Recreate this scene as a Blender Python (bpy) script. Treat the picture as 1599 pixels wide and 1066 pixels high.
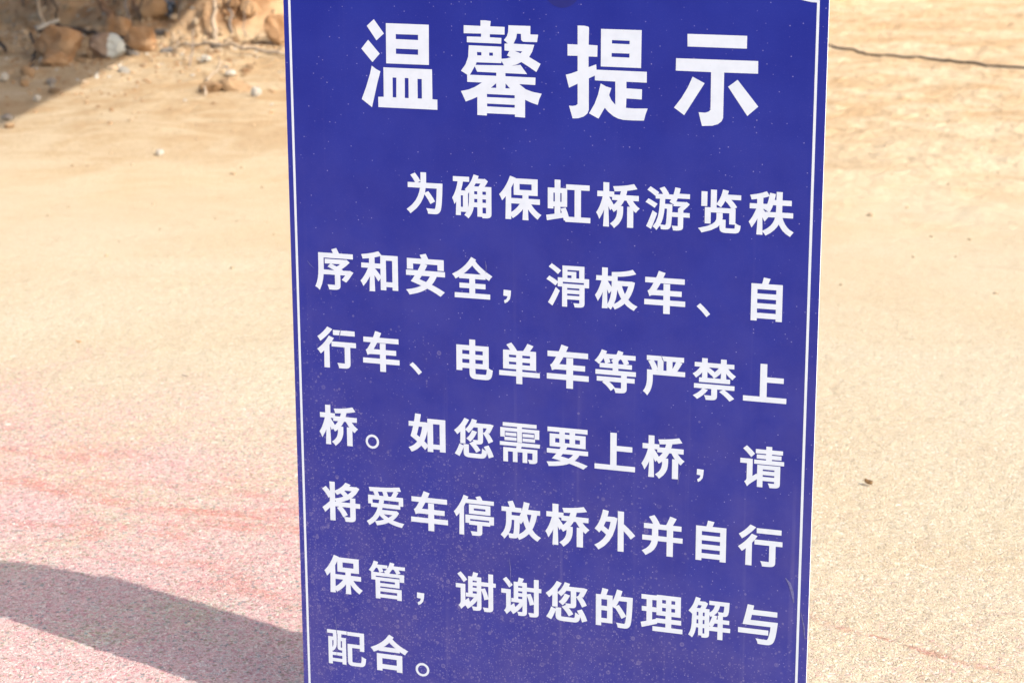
import bpy, math, random, json
import numpy as np
from mathutils import Vector, Matrix
from mathutils.geometry import delaunay_2d_cdt

for o in list(bpy.data.objects):
    bpy.data.objects.remove(o)
scene = bpy.context.scene
C = scene.collection
random.seed(7)

# ------------------------------------------------------------------ camera
cam_d = bpy.data.cameras.new('camera')
cam = bpy.data.objects.new('camera', cam_d)
C.objects.link(cam)
cam_d.sensor_width = 36.0
cam_d.lens = 72.93
cam_d.clip_start = 0.05
cam_d.clip_end = 1000
right = Vector((0.94720, 0.32061, -0.00356))
up = Vector((-0.07622, 0.23594, 0.96878))
back = right.cross(up)
M = Matrix((right, up, back)).transposed().to_4x4()
M.translation = Vector((0.9047, -2.8107, 1.4114))
cam.matrix_world = M
cam_d.dof.use_dof = True
cam_d.dof.focus_distance = 3.03
cam_d.dof.aperture_fstop = 9.0
scene.camera = cam

# ------------------------------------------------------------------ light
SUN_AZ = math.radians(17.6)      # shadows run towards -X and a little towards +Y
SUN_EL = math.radians(38.7)
to_sun = Vector((math.cos(SUN_AZ) * math.cos(SUN_EL), -math.sin(SUN_AZ) * math.cos(SUN_EL), math.sin(SUN_EL)))
world = bpy.data.worlds.new('World')
scene.world = world
world.use_nodes = True
wn = world.node_tree.nodes
sky = wn.new('ShaderNodeTexSky')
sky.sky_type = 'NISHITA'
sky.sun_disc = False
sky.sun_elevation = SUN_EL
sky.sun_rotation = math.atan2(to_sun.x, to_sun.y)
sky.air_density = 1.0
sky.dust_density = 3.0
bg = wn['Background']
bg.inputs['Strength'].default_value = 0.15
world.node_tree.links.new(sky.outputs['Color'], bg.inputs['Color'])
sun_d = bpy.data.lights.new('sun', 'SUN')
sun = bpy.data.objects.new('sun', sun_d)
C.objects.link(sun)
sun_d.energy = 3.1
sun_d.angle = math.radians(0.53)
sun_d.color = (1.0, 0.945, 0.87)
sun.rotation_euler = to_sun.to_track_quat('Z', 'Y').to_euler()
sun.location = to_sun * 30

vs = scene.view_settings
vs.view_transform = 'Standard'
vs.look = 'None'
vs.exposure = 1.0
vs.gamma = 1.0
vs.use_curve_mapping = False

# ------------------------------------------------------------------ helpers
def link(o, parent=None):
    C.objects.link(o)
    if parent is not None:
        o.parent = parent
    return o

def mesh_obj(name, verts, faces, mat=None, parent=None, smooth=False):
    me = bpy.data.meshes.new(name)
    me.from_pydata([tuple(v) for v in verts], [], [tuple(f) for f in faces])
    me.update()
    if mat: me.materials.append(mat)
    if smooth: me.shade_smooth()
    return link(bpy.data.objects.new(name, me), parent)

def tag(o, label=None, cat=None, group=None, kind=None):
    if label: o['label'] = label
    if cat: o['category'] = cat
    if group: o['group'] = group
    if kind: o['kind'] = kind
    return o

def empty(name, loc):
    o = bpy.data.objects.new(name, None)
    o.location = loc
    C.objects.link(o)
    return o

def box(name, lo, hi, mat, parent=None, bevel=0.0):
    x0, y0, z0 = lo; x1, y1, z1 = hi
    v = [(x0,y0,z0),(x1,y0,z0),(x1,y1,z0),(x0,y1,z0),(x0,y0,z1),(x1,y0,z1),(x1,y1,z1),(x0,y1,z1)]
    f = [(0,3,2,1),(4,5,6,7),(0,1,5,4),(1,2,6,5),(2,3,7,6),(3,0,4,7)]
    o = mesh_obj(name, v, f, mat, parent)
    if bevel > 0:
        md = o.modifiers.new('bevel', 'BEVEL'); md.width = bevel; md.segments = 2
    return o

def tube(pts, radii, n=8):
    """verts, faces of a tube along pts"""
    pts = [Vector(p) for p in pts]
    V = []; F = []
    for i, p in enumerate(pts):
        a = pts[max(i-1, 0)]; b = pts[min(i+1, len(pts)-1)]
        d = (b - a).normalized()
        s = d.cross(Vector((0.13, 0.2, 0.97))).normalized()
        t = d.cross(s)
        r = radii[i] if isinstance(radii, (list, tuple)) else radii
        for k in range(n):
            an = 2*math.pi*k/n
            V.append(p + s*math.cos(an)*r + t*math.sin(an)*r)
    for i in range(len(pts)-1):
        for k in range(n):
            F.append((i*n+k, i*n+(k+1) % n, (i+1)*n+(k+1) % n, (i+1)*n+k))
    F.append(tuple(range(n))[::-1]); F.append(tuple((len(pts)-1)*n+k for k in range(n)))
    return V, F

class Noise2:
    """value noise on a hashed lattice, smooth"""
    def __init__(self, seed):
        self.t = np.random.RandomState(seed).rand(256, 256)
    def __call__(self, x, y):
        xi = np.floor(x).astype(int); yi = np.floor(y).astype(int)
        fx = x-xi; fy = y-yi
        fx = fx*fx*(3-2*fx); fy = fy*fy*(3-2*fy)
        t = self.t
        a = t[xi & 255, yi & 255]; b = t[(xi+1) & 255, yi & 255]
        c = t[xi & 255, (yi+1) & 255]; d = t[(xi+1) & 255, (yi+1) & 255]
        return (a*(1-fx)+b*fx)*(1-fy)+(c*(1-fx)+d*fx)*fy
N1, N2, N3 = Noise2(1), Noise2(2), Noise2(3)
def fbm(N, x, y, octv, rough=0.5):
    s = 0; a = 1; tot = 0
    for k in range(octv):
        s = s + a*(N(x*2**k+17.3*k, y*2**k+9.1*k)-0.5); tot += a; a *= rough
    return s/tot
def sstep(a, b, x):
    t = np.clip((x-a)/(b-a), 0, 1); return t*t*(3-2*t)

# ------------------------------------------------------------------ terrain height
def foot_y(x):
    # foot of the cut earth bank, further away towards the right
    return 8.75 + 0.25*np.sin(x*1.7+0.4) + 3.6*sstep(-4.9, -2.2, x) + 3.0*sstep(-2.0, 1.5, x)

def height(x, y, fine=True):
    x = np.asarray(x, float); y = np.asarray(y, float)
    s = y - foot_y(x) + 0.5*fbm(N1, x*1.3, y*1.3, 3)
    bank = 1.15*np.maximum(s, 0) / (1+0.30*np.maximum(s, 0)) * sstep(-0.05, 0.5, s)
    bank = np.minimum(bank, 2.6)
    rough = sstep(-0.3, 0.6, s)
    bank = bank + rough*0.42*fbm(N2, x*1.9+3, y*1.9, 5, 0.58)
    # loose earth between the pavement and the bank
    loose = sstep(3.2, 6.5, y + 0.35*x + 0.8*fbm(N3, x*0.7, y*0.7, 3))
    z = bank + loose*(0.05*fbm(N1, x*1.1, y*1.1, 4, 0.6) + 0.05)
    z = z + (1-loose)*0.006*fbm(N2, x*1.5, y*1.5, 2)
    if fine:
        z = z + loose*(1-rough)*0.050*np.abs(fbm(N3, x*6, y*6, 4, 0.65)) + rough*0.26*np.abs(fbm(N3, x*4, y*4, 5, 0.62))
    return z

def H(x, y):
    return float(height(np.array([x]), np.array([y]))[0])

# ------------------------------------------------------------------ materials
class NT:
    def __init__(self, name):
        self.m = bpy.data.materials.new(name); self.m.use_nodes = True
        self.t = self.m.node_tree; self.b = self.t.nodes['Principled BSDF']
    def n(self, typ, **kw):
        nd = self.t.nodes.new(typ)
        for k, v in kw.items():
            if k.startswith('i_'):
                nd.inputs[k[2:].replace('_', ' ')].default_value = v
            else: setattr(nd, k, v)
        return nd
    def l(self, a, b): self.t.links.new(a, b)
    def val(self, x):
        return x
    def math(self, op, a, b=None, clamp=False):
        nd = self.t.nodes.new('ShaderNodeMath'); nd.operation = op; nd.use_clamp = clamp
        for i, v in enumerate((a, b)):
            if v is None: continue
            if isinstance(v, (int, float)): nd.inputs[i].default_value = v
            else: self.l(v, nd.inputs[i])
        return nd.outputs[0]
    def mix(self, f, a, b, mode='MIX'):
        nd = self.t.nodes.new('ShaderNodeMix'); nd.data_type = 'RGBA'; nd.blend_type = mode
        for s, v in ((nd.inputs[0], f), (nd.inputs[6], a), (nd.inputs[7], b)):
            if isinstance(v, (int, float)): s.default_value = v
            elif isinstance(v, tuple): s.default_value = (*v, 1)
            else: self.l(v, s)
        return nd.outputs[2]
    def ramp(self, x, lo, hi, a=0.0, b=1.0, smooth=True):
        nd = self.t.nodes.new('ShaderNodeMapRange'); nd.clamp = True
        nd.interpolation_type = 'SMOOTHSTEP' if smooth else 'LINEAR'
        self.l(x, nd.inputs[0])
        for i, v in enumerate((lo, hi, a, b)): nd.inputs[1+i].default_value = v
        return nd.outputs[0]
    def coord(self, kind='Object', scale=(1, 1, 1), loc=(0, 0, 0), rot=(0, 0, 0)):
        tc = self.t.nodes.new('ShaderNodeTexCoord'); mp = self.t.nodes.new('ShaderNodeMapping')
        self.l(tc.outputs[kind], mp.inputs[0])
        mp.inputs['Scale'].default_value = scale; mp.inputs['Location'].default_value = loc; mp.inputs['Rotation'].default_value = rot
        return mp.outputs[0]
    def noise(self, vec, scale, detail=3, rough=0.5, dist=0.0):
        nd = self.n('ShaderNodeTexNoise'); self.l(vec, nd.inputs['Vector'])
        nd.inputs['Scale'].default_value = scale; nd.inputs['Detail'].default_value = detail
        nd.inputs['Roughness'].default_value = rough; nd.inputs['Distortion'].default_value = dist
        return nd.outputs['Fac']
    def voro(self, vec, scale, rnd=1.0):
        nd = self.n('ShaderNodeTexVoronoi'); self.l(vec, nd.inputs['Vector'])
        nd.inputs['Scale'].default_value = scale; nd.inputs['Randomness'].default_value = rnd
        return nd.outputs['Distance'], nd.outputs['Color']
    def sep(self, col):
        nd = self.n('ShaderNodeSeparateXYZ'); self.l(col, nd.inputs[0]); return nd.outputs
    def bump(self, h, strength, dist, prev=None):
        nd = self.n('ShaderNodeBump'); self.l(h, nd.inputs['Height'])
        nd.inputs['Strength'].default_value = strength; nd.inputs['Distance'].default_value = dist
        if prev is not None: self.l(prev, nd.inputs['Normal'])
        return nd.outputs['Normal']
    def out(self, col, rough, normal=None, spec=0.5):
        for s, v in (('Base Color', col), ('Roughness', rough), ('Normal', normal), ('Specular IOR Level', spec)):
            if v is None: continue
            if isinstance(v, tuple): self.b.inputs[s].default_value = (*v, 1)
            elif isinstance(v, (int, float)): self.b.inputs[s].default_value = v
            else: self.l(v, self.b.inputs[s])
        return self.m

def simple(name, col, rough=0.8, var=0.25, scale=30, bump=0.3, bdist=0.002, spec=0.2):
    t = NT(name); v = t.coord()
    n = t.noise(v, scale, 4, 0.6)
    c = t.mix(t.ramp(n, 0.3, 0.7), tuple(max(0, x*(1-var)) for x in col), tuple(min(1, x*(1+var)) for x in col))
    return t.out(c, rough, t.bump(n, bump, bdist), spec)

def ground_material():
    t = NT('dusty_painted_pavement')
    v = t.coord()
    x, y, z = t.sep(v)
    big = t.noise(v, 0.9, 5, 0.6, 0.4)
    mid = t.noise(v, 7, 5, 0.65, 0.6)
    # sandy dust over the whole pavement
    sand = t.mix(t.ramp(big, 0.35, 0.68), (0.565, 0.475, 0.330), (0.54, 0.425, 0.270))
    sand = t.mix(t.ramp(mid, 0.50, 0.75, 0, 0.40), sand, (0.45, 0.33, 0.21))
    # looser, more ochre earth further off
    e = t.math('ADD', y, t.math('MULTIPLY', x, -0.20))
    e = t.math('ADD', e, t.math('MULTIPLY', t.math('SUBTRACT', big, 0.5), 3.0))
    loose = t.ramp(e, 3.2, 7.2)
    vs_ = t.coord(scale=(1.0, 1.05, 1.0), rot=(0, 0, 0.12))
    soil_n = t.noise(vs_, 2.3, 7, 0.68, 0.8)
    soil = t.mix(t.ramp(soil_n, 0.36, 0.66), (0.47, 0.315, 0.165), (0.59, 0.465, 0.300))
    fine_soil = t.noise(vs_, 19, 5, 0.7, 0.3)
    soil = t.mix(t.ramp(fine_soil, 0.52, 0.72, 0, 0.65), soil, (0.34, 0.205, 0.095))
    col = t.mix(loose, sand, soil)
    # reddish cut earth of the bank
    bankf = t.ramp(z, 0.055, 0.17)
    bn = t.noise(v, 4.5, 8, 0.7, 0.5)
    bank = t.mix(t.ramp(bn, 0.35, 0.65), (0.33, 0.175, 0.080), (0.61, 0.405, 0.23))
    col = t.mix(bankf, col, bank)
    # coloured powder trodden into the near pavement
    near = t.math('ADD', y, t.math('MULTIPLY', x, 0.30))
    near = t.math('ADD', near, t.math('MULTIPLY', t.math('SUBTRACT', t.noise(v, 1.7, 5, 0.6, 0.5), 0.5), 1.9))
    pinkf = t.ramp(near, 1.70, -0.25, 0.0, 0.95)
    rightfade = t.ramp(x, -0.55, 0.15, 1.0, 0.30)
    pinkf = t.math('MULTIPLY', pinkf, rightfade)
    patch = t.ramp(t.noise(v, 3.1, 4, 0.6), 0.30, 0.62, 0.35, 1.0)
    gp = t.noise(v, 105, 2, 0.6, 1.2)
    dith = t.ramp(t.math('ADD', gp, t.math('MULTIPLY', t.math('MULTIPLY', pinkf, patch), 0.38)), 0.56, 0.74)
    dith = t.math('MULTIPLY', dith, t.ramp(pinkf, 0.0, 0.30))
    col = t.mix(dith, col, (0.62, 0.385, 0.348))
    grey = t.math('MULTIPLY', t.ramp(gp, 0.50, 0.36, 0, 0.6), t.ramp(pinkf, 0.25, 0.7))
    col = t.mix(grey, col, (0.50, 0.49, 0.46))
    # red streaks
    vst = t.coord(scale=(1.5, 4.0, 1.0), rot=(0, 0, 0.17), loc=(0.6, 0.2, 0))
    stn = t.noise(vst, 1.9, 6, 0.7, 0.35)
    yb = t.math('ADD', y, t.math('MULTIPLY', x, 0.25))
    band = t.math('MULTIPLY', t.ramp(yb, 0.18, 0.36), t.ramp(yb, 1.0, 0.60))
    streak = t.math('MULTIPLY', t.math('MULTIPLY', t.ramp(stn, 0.47, 0.62), band), t.ramp(x, -0.1, -0.6))
    col = t.mix(t.math('MULTIPLY', t.math('MULTIPLY', streak, t.ramp(t.noise(v, 95, 3, 0.6), 0.36, 0.60, 0.30, 1.0)), 0.95), col, (0.56, 0.21, 0.155))
    # faint curved red seam right of the board
    sx = t.math('SUBTRACT', x, 0.27)
    cy = t.math('SUBTRACT', 0.685, t.math('MULTIPLY', sx, 0.42))
    cy = t.math('ADD', cy, t.math('MULTIPLY', t.math('SUBTRACT', t.noise(v, 9, 3, 0.5), 0.5), 0.07))
    seam = t.ramp(t.math('ABSOLUTE', t.math('SUBTRACT', y, cy)), 0.003, 0.012, 0.75, 0.0)
    seam = t.math('MULTIPLY', seam, t.math('MULTIPLY', t.ramp(x, 0.05, 0.12), t.ramp(x, 0.75, 0.5)))
    seam = t.math('MULTIPLY', seam, t.ramp(t.noise(v, 23, 3, 0.6), 0.35, 0.6))
    col = t.mix(seam, col, (0.42, 0.19, 0.13))
    # coarse grains: pits and coloured specks
    nearf = t.ramp(y, 4.2, 0.6, 0.25, 1.0)
    warp = t.noise(v, 60, 2, 0.5)
    g1 = t.noise(v, 125, 2, 0.55, 1.8)
    g2 = t.noise(v, 330, 2, 0.6, 0.8)
    col = t.mix(t.math('MULTIPLY', t.ramp(g1, 0.53, 0.68, 0, 0.66), nearf), col, (0.25, 0.185, 0.135))
    col = t.mix(t.math('MULTIPLY', t.ramp(g1, 0.46, 0.30, 0, 0.85), nearf), col, (0.78, 0.71, 0.61))
    d, c = t.voro(v, 135)
    cr, cg, cb = t.sep(c)
    sel = t.math('MULTIPLY', t.ramp(cr, 0.60, 0.66), t.ramp(d, 0.62, 0.40))
    spk = t.math('MULTIPLY', t.math('MULTIPLY', sel, 0.48), t.math('MULTIPLY', t.ramp(pinkf, 0.02, 0.4, 0.12, 1.0), nearf))
    col = t.mix(spk, col, (0.50, 0.17, 0.20))
    sel2 = t.math('MULTIPLY', t.ramp(cg, 0.84, 0.86), t.ramp(d, 0.60, 0.40))
    tint = t.mix(t.ramp(cb, 0.4, 0.6), (0.12, 0.22, 0.21), (0.24, 0.225, 0.13))
    sel2 = t.math('MULTIPLY', t.math('MULTIPLY', sel2, 0.62), t.math('MULTIPLY', t.ramp(pinkf, 0.02, 0.5, 0.35, 1.0), nearf))
    col = t.mix(sel2, col, tint)
    # bluish green powder traces
    teal = t.math('MULTIPLY', t.ramp(t.noise(v, 11, 4, 0.7), 0.60, 0.74, 0, 0.30), t.ramp(pinkf, 0.05, 0.5))
    col = t.mix(teal, col, (0.27, 0.31, 0.27))
    paved = t.ramp(loose, 0.7, 0.1)
    h = t.math('MULTIPLY', t.math('ADD', g1, t.math('MULTIPLY', g2, 0.4)), paved)
    nb = t.bump(h, 1.0, 0.0060)
    h2 = t.math('MULTIPLY', t.noise(v, 42, 6, 0.72, 0.4), t.math('SUBTRACT', 1.0, paved))
    nb = t.bump(h2, 0.8, 0.020, nb)
    return t.out(col, 0.93, nb, 0.15)

def panel_material():
    t = NT('blue_vinyl_print')
    v = t.coord()
    x, y, z = t.sep(v)
    mot = t.noise(v, 9, 4, 0.6)
    col = t.mix(t.ramp(mot, 0.3, 0.7), (0.008, 0.016, 0.198), (0.012, 0.022, 0.222))
    # dust with warm ground bounce painted in, both stronger low down
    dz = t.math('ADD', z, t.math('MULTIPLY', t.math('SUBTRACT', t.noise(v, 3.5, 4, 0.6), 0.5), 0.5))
    dust_bounce = t.ramp(dz, 1.2, 0.0, 0.0, 0.066, smooth=False)
    dust_bounce = t.math('MULTIPLY', dust_bounce, t.ramp(t.noise(v, 14, 5, 0.65), 0.3, 0.7, 0.6, 1.3))
    col = t.mix(dust_bounce, col, (0.62, 0.46, 0.44))
    grain = t.noise(v, 520, 2, 0.6)
    col = t.mix(t.ramp(grain, 0.55, 0.80, 0, 0.035), col, (0.55, 0.52, 0.68))
    # rain run marks
    vr = t.coord(scale=(60, 1, 1.1))
    run = t.math('MULTIPLY', t.ramp(t.noise(vr, 1.0, 3, 0.6), 0.60, 0.78, 0, 0.05), t.ramp(z, 1.0, 0.1, 0.25, 1.0))
    col = t.mix(run, col, (0.55, 0.46, 0.50))
    # small pale specks everywhere
    v2 = t.coord(scale=(1, 0.0, 1))
    d, c = t.voro(v2, 330); cr, cg, cb = t.sep(c)
    r = t.math('MULTIPLY', cg, 0.26)
    s = t.math('MULTIPLY', t.ramp(t.math('SUBTRACT', d, r), 0.06, 0.0), t.ramp(cr, 0.92, 0.995, 0.0, 0.26))
    col = t.mix(s, col, (0.66, 0.62, 0.74))
    # splash droplets, densest at the lower left
    dens = t.math('ADD', t.math('MULTIPLY', x, -0.55), t.math('MULTIPLY', t.math('SUBTRACT', 0.62, z), 1.25))
    dens = t.math('ADD', dens, t.math('MULTIPLY', t.math('SUBTRACT', t.noise(v, 5, 3, 0.6), 0.5), 0.9))
    dens = t.ramp(dens, 0.0, 0.75)
    for sc, amp in ((430, 0.42), (230, 0.34), (105, 0.26)):
        vv = t.coord(scale=(1, 0.0, 1), loc=(sc*0.013, 0, sc*0.007))
        d, c = t.voro(vv, sc); cr, cg, cb = t.sep(c)
        r = t.ramp(cg, 0, 1, 0.12, 0.40, smooth=False)
        disc = t.ramp(t.math('SUBTRACT', d, r), 0.05, -0.02)
        core = t.ramp(t.math('SUBTRACT', d, t.math('MULTIPLY', r, 0.5)), 0.05, -0.05, 0, 0.55)
        ring = t.math('SUBTRACT', disc, core, True)
        pick = t.math('LESS_THAN', cr, t.math('MULTIPLY', dens, 0.62 if sc > 110 else 0.22))
        col = t.mix(t.math('MULTIPLY', t.math('MULTIPLY', ring, pick), t.ramp(cb, 0, 1, amp*0.12, amp*0.42)), col, (0.60, 0.52, 0.56))
    h = t.noise(v, 2.2, 2, 0.5)
    return t.out(col, 0.45, t.bump(h, 0.25, 0.006), 0.15)

def letter_material():
    t = NT('white_vinyl_lettering')
    v = t.coord('Generated'); vo = t.coord()
    n = t.noise(vo, 60, 4, 0.6)
    col = t.mix(t.ramp(n, 0.35, 0.75), (0.555, 0.605, 0.660), (0.515, 0.565, 0.625))
    d, c = t.voro(vo, 240); cr, cg, cb = t.sep(c)
    s = t.math('MULTIPLY', t.ramp(d, 0.30, 0.12), t.ramp(cr, 0.93, 0.99, 0, 0.25))
    col = t.mix(s, col, (0.40, 0.36, 0.36))
    return t.out(col, 0.5, None, 0.2)

def rock_material(name, a, b, scale=6, spots=None):
    t = NT(name); v = t.coord()
    n = t.noise(v, scale, 7, 0.7, 0.6)
    col = t.mix(t.ramp(n, 0.35, 0.65), a, b)
    if spots:
        x, y, z = t.sep(v)
        f = t.math('ADD', x, t.math('MULTIPLY', t.math('SUBTRACT', t.noise(v, 14, 4, 0.6), 0.5), 0.06))
        col = t.mix(t.ramp(f, 0.0, 0.012), col, spots)
    m = t.noise(v, 45, 5, 0.7)
    col = t.mix(t.ramp(m, 0.5, 0.8, 0, 0.35), col, tuple(q*0.55 for q in a))
    return t.out(col, 0.9, t.bump(t.noise(v, 22, 8, 0.75), 0.9, 0.02), 0.2)

M_ground = ground_material()
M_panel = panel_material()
M_letter = letter_material()
M_edge = simple('white_foam_board_edge', (0.78, 0.77, 0.76), 0.6, 0.05)
M_disc = simple('navy_print', (0.014, 0.018, 0.15), 0.45, 0.12, 20, 0.05)
M_steel = simple('galvanised_steel', (0.42, 0.43, 0.44), 0.45, 0.15, 40, 0.1, spec=0.5)
M_concrete = simple('grey_concrete', (0.33, 0.32, 0.30), 0.9, 0.18, 6, 0.5, 0.01)
M_rubber = simple('black_cable_sheath', (0.045, 0.042, 0.045), 0.7, 0.3, 20, 0.1)
M_rag = simple('faded_blue_plastic', (0.16, 0.20, 0.27), 0.55, 0.35, 16, 0.3)
M_twig_pale = simple('pale_dry_stem', (0.38, 0.30, 0.22), 0.85, 0.3, 40, 0.3)
M_twig_grey = simple('grey_dry_stem', (0.22, 0.18, 0.15), 0.85, 0.3, 40, 0.3)
M_twig_dark = simple('dark_dry_stem', (0.085, 0.062, 0.048), 0.9, 0.3, 40, 0.3)
M_root = simple('brown_root_bark', (0.24, 0.145, 0.09), 0.9, 0.3, 30, 0.5)
M_leaf = simple('dry_brown_leaf', (0.22, 0.13, 0.06), 0.8, 0.35, 120, 0.2)
M_leaf2 = simple('dry_orange_leaf', (0.42, 0.22, 0.09), 0.8, 0.3, 120, 0.2)
M_rock_tan = rock_material('tan_sandstone', (0.36, 0.22, 0.115), (0.44, 0.29, 0.165))
M_rock_orange = rock_material('orange_sandstone', (0.33, 0.175, 0.08), (0.45, 0.29, 0.165))
M_rock_pale = rock_material('pale_stone', (0.44, 0.39, 0.32), (0.58, 0.54, 0.47))
M_rock_grey = rock_material('grey_stone', (0.25, 0.22, 0.195), (0.38, 0.345, 0.31))
M_rock_two = rock_material('white_and_brown_stone', (0.27, 0.185, 0.13), (0.40, 0.30, 0.23), 6, (0.60, 0.62, 0.58))
M_crumb = rock_material('pale_earth_crumb', (0.40, 0.28, 0.165), (0.54, 0.42, 0.29))
M_clod = rock_material('dried_earth_clod', (0.33, 0.21, 0.115), (0.42, 0.285, 0.165))

# ------------------------------------------------------------------ the ground: one sheet
def axis(segs):
    out = [segs[0][0]]
    for a, b, s0, s1 in segs:
        p = a; L = b-a
        while p < b-1e-9:
            f = (p-a)/L; p = min(b, p+s0*(1-f)+s1*f); out.append(p)
    return np.array(out)
gx = axis([(-400, -60, 60, 20), (-60, -14, 16, 0.9), (-14, -8, 0.6, 0.035), (-8, -2.2, 0.026, 0.007), (-2.2, 0.8, 0.007, 0.007),
           (0.8, 2.0, 0.007, 0.06), (2, 14, 0.08, 1.2), (14, 60, 1.5, 16), (60, 400, 20, 60)])
gy = axis([(-400, -60, 60, 20), (-60, -4, 16, 0.4), (-4, -0.25, 0.3, 0.012), (-0.25, 2.2, 0.007, 0.009), (2.2, 6, 0.009, 0.022),
           (6, 12, 0.022, 0.03), (12, 22, 0.05, 0.9), (22, 60, 1.2, 16), (60, 400, 20, 60)])
X, Y = np.meshgrid(gx, gy, indexing='xy')
Z = height(X, Y)
nearm = sstep(5.0, 2.5, Y)*sstep(-3.5, -0.6, Y)*sstep(-5, -3.5, X)*sstep(3, 1.5, X)
Z = Z + nearm*(0.0040*fbm(N1, X*38, Y*38, 3, 0.6) + 0.0032*fbm(N2, X*75, Y*75, 2, 0.6))
nx, ny = len(gx), len(gy)
co = np.stack([X, Y, Z], -1).reshape(-1, 3).astype(np.float32)
idx = np.arange(nx*ny).reshape(ny, nx)
quads = np.stack([idx[:-1, :-1], idx[:-1, 1:], idx[1:, 1:], idx[1:, :-1]], -1).reshape(-1, 4).astype(np.int32)
me = bpy.data.meshes.new('ground')
me.vertices.add(len(co)); me.vertices.foreach_set('co', co.ravel())
me.loops.add(quads.size); me.loops.foreach_set('vertex_index', quads.ravel())
me.polygons.add(len(quads)); me.polygons.foreach_set('loop_start', np.arange(0, quads.size, 4, dtype=np.int32))
me.update(calc_edges=True)
me.materials.append(M_ground); me.shade_smooth()
ground = link(bpy.data.objects.new('ground', me))
tag(ground, 'sandy dust covered pavement with pink powder stains running back to an earth bank', kind='structure')

# ------------------------------------------------------------------ the notice board
S = 0.073
def sx(u): return (u*1.00654-4.53)*S
def sz(v): return (11.85-v*0.9960)*S
board = empty('notice_board', (0, 0, 0))
tag(board, 'tall blue notice board with white Chinese lettering standing on the pavement', 'sign')
L_, R_, T_, B_ = sx(-0.985), sx(9.998), sz(-5.55), 0.012
TH = 0.003

def prism_y(name, outline, y0, y1, mats, parent):
    """outline in (x, z), counter-clockwise seen from -Y"""
    n = len(outline)
    V = [(x, y0, z) for x, z in outline] + [(x, y1, z) for x, z in outline]
    F = [tuple(range(n)), tuple(range(2*n-1, n-1, -1))]
    F += [(i, i+n, (i+1) % n+n, (i+1) % n) for i in range(n)]
    o = mesh_obj(name, V, F, None, parent)
    for m in mats: o.data.materials.append(m)
    if len(mats) > 1:
        for i, p in enumerate(o.data.polygons): p.material_index = 0 if i == 0 else 1
    return o
rc = 1.15*S
outl = [(L_, B_), (R_, B_)]
outl += [(R_-rc+rc*math.cos(a), T_-rc+rc*math.sin(a)) for a in np.linspace(0, math.pi/2, 12)]
outl += [(L_+rc-rc*math.sin(a), T_-rc+rc*math.cos(a)) for a in np.linspace(0, math.pi/2, 12)]
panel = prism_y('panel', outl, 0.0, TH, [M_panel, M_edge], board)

# white border line with scooped upper corners
bl, br, bt, bb = sx(-0.853), sx(9.80), sz(-5.16), sz(11.66)
nr = 1.10*S; hw = 0.0255*S
path = [(bl, bb), (br, bb), (br, bt-nr)]
path += [(br-nr*math.sin(a), bt-nr*math.cos(a)) for a in np.linspace(0, math.pi/2, 14)][1:]
path += [(bl+nr*math.cos(a), bt-nr*math.sin(a)) for a in np.linspace(0, math.pi/2, 14)]
V = []; n = len(path)
for i in range(n):
    p0 = Vector(path[i-1]); p1 = Vector(path[i]); p2 = Vector(path[(i+1) % n])
    a = (p1-p0).normalized(); b = (p2-p1).normalized()
    na = Vector((a.y, -a.x)); nb_ = Vector((b.y, -b.x))
    m = (na+nb_); m = m/max(m.length_squared, 0.4)*2
    V.append((p1.x+m.x*hw, -0.0002, p1.y+m.y*hw)); V.append((p1.x-m.x*hw, -0.0002, p1.y-m.y*hw))
F = [(2*i, 2*((i+1) % n), 2*((i+1) % n)+1, 2*i+1) for i in range(n)]
mesh_obj('border_line', V, F, M_letter, board)

# navy disc under the top edge
dc = (sx(4.867), sz(-4.18))
mesh_obj('printed_disc', [(dc[0]+0.37*S*math.cos(a), -0.0002, dc[1]+0.37*S*math.sin(a)) for a in np.linspace(0, 2*math.pi, 41)[:-1]],
         [tuple(range(40))], M_disc, board)

def glyph(name, contours, evenodd, parent):
    pts = []; edges = []; loops = []
    for c in contours:
        P = [(c[i]/1000.0, -c[i+1]/1000.0) for i in range(0, len(c), 2)]
        b = len(pts); pts += [Vector(p) for p in P]
        edges += [(b+i, b+(i+1) % len(P)) for i in range(len(P))]
        loops.append(np.array(P))
    vo, eo, fo, _, _, _ = delaunay_2d_cdt(pts, edges, [], 0, 1e-5)
    A = np.array([tuple(v) for v in vo])
    keep = []
    T = np.array([f for f in fo])
    cen = A[T].mean(1)
    wn_ = np.zeros(len(T), int)
    for P in loops:
        Q = np.roll(P, -1, 0)
        for (ax, ay), (bx, by) in zip(P, Q):
            if ay == by: continue
            c = ((ay <= cen[:, 1]) & (by > cen[:, 1])) | ((by <= cen[:, 1]) & (ay > cen[:, 1]))
            xi = ax+(cen[:, 1]-ay)/(by-ay)*(bx-ax)
            wn_ += (c & (xi > cen[:, 0]))*(1 if (evenodd or by > ay) else -1)
    ok = (wn_ % 2 == 1) if evenodd else (wn_ != 0)
    T = T[ok]
    V = [(sx(p[0]), -0.0002, sz(-p[1])) for p in A]
    o = mesh_obj(name, V, T.tolist(), M_letter, parent)
    # delaunay gives counter-clockwise in (u, -v), which faces -Y here
    return o

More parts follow.
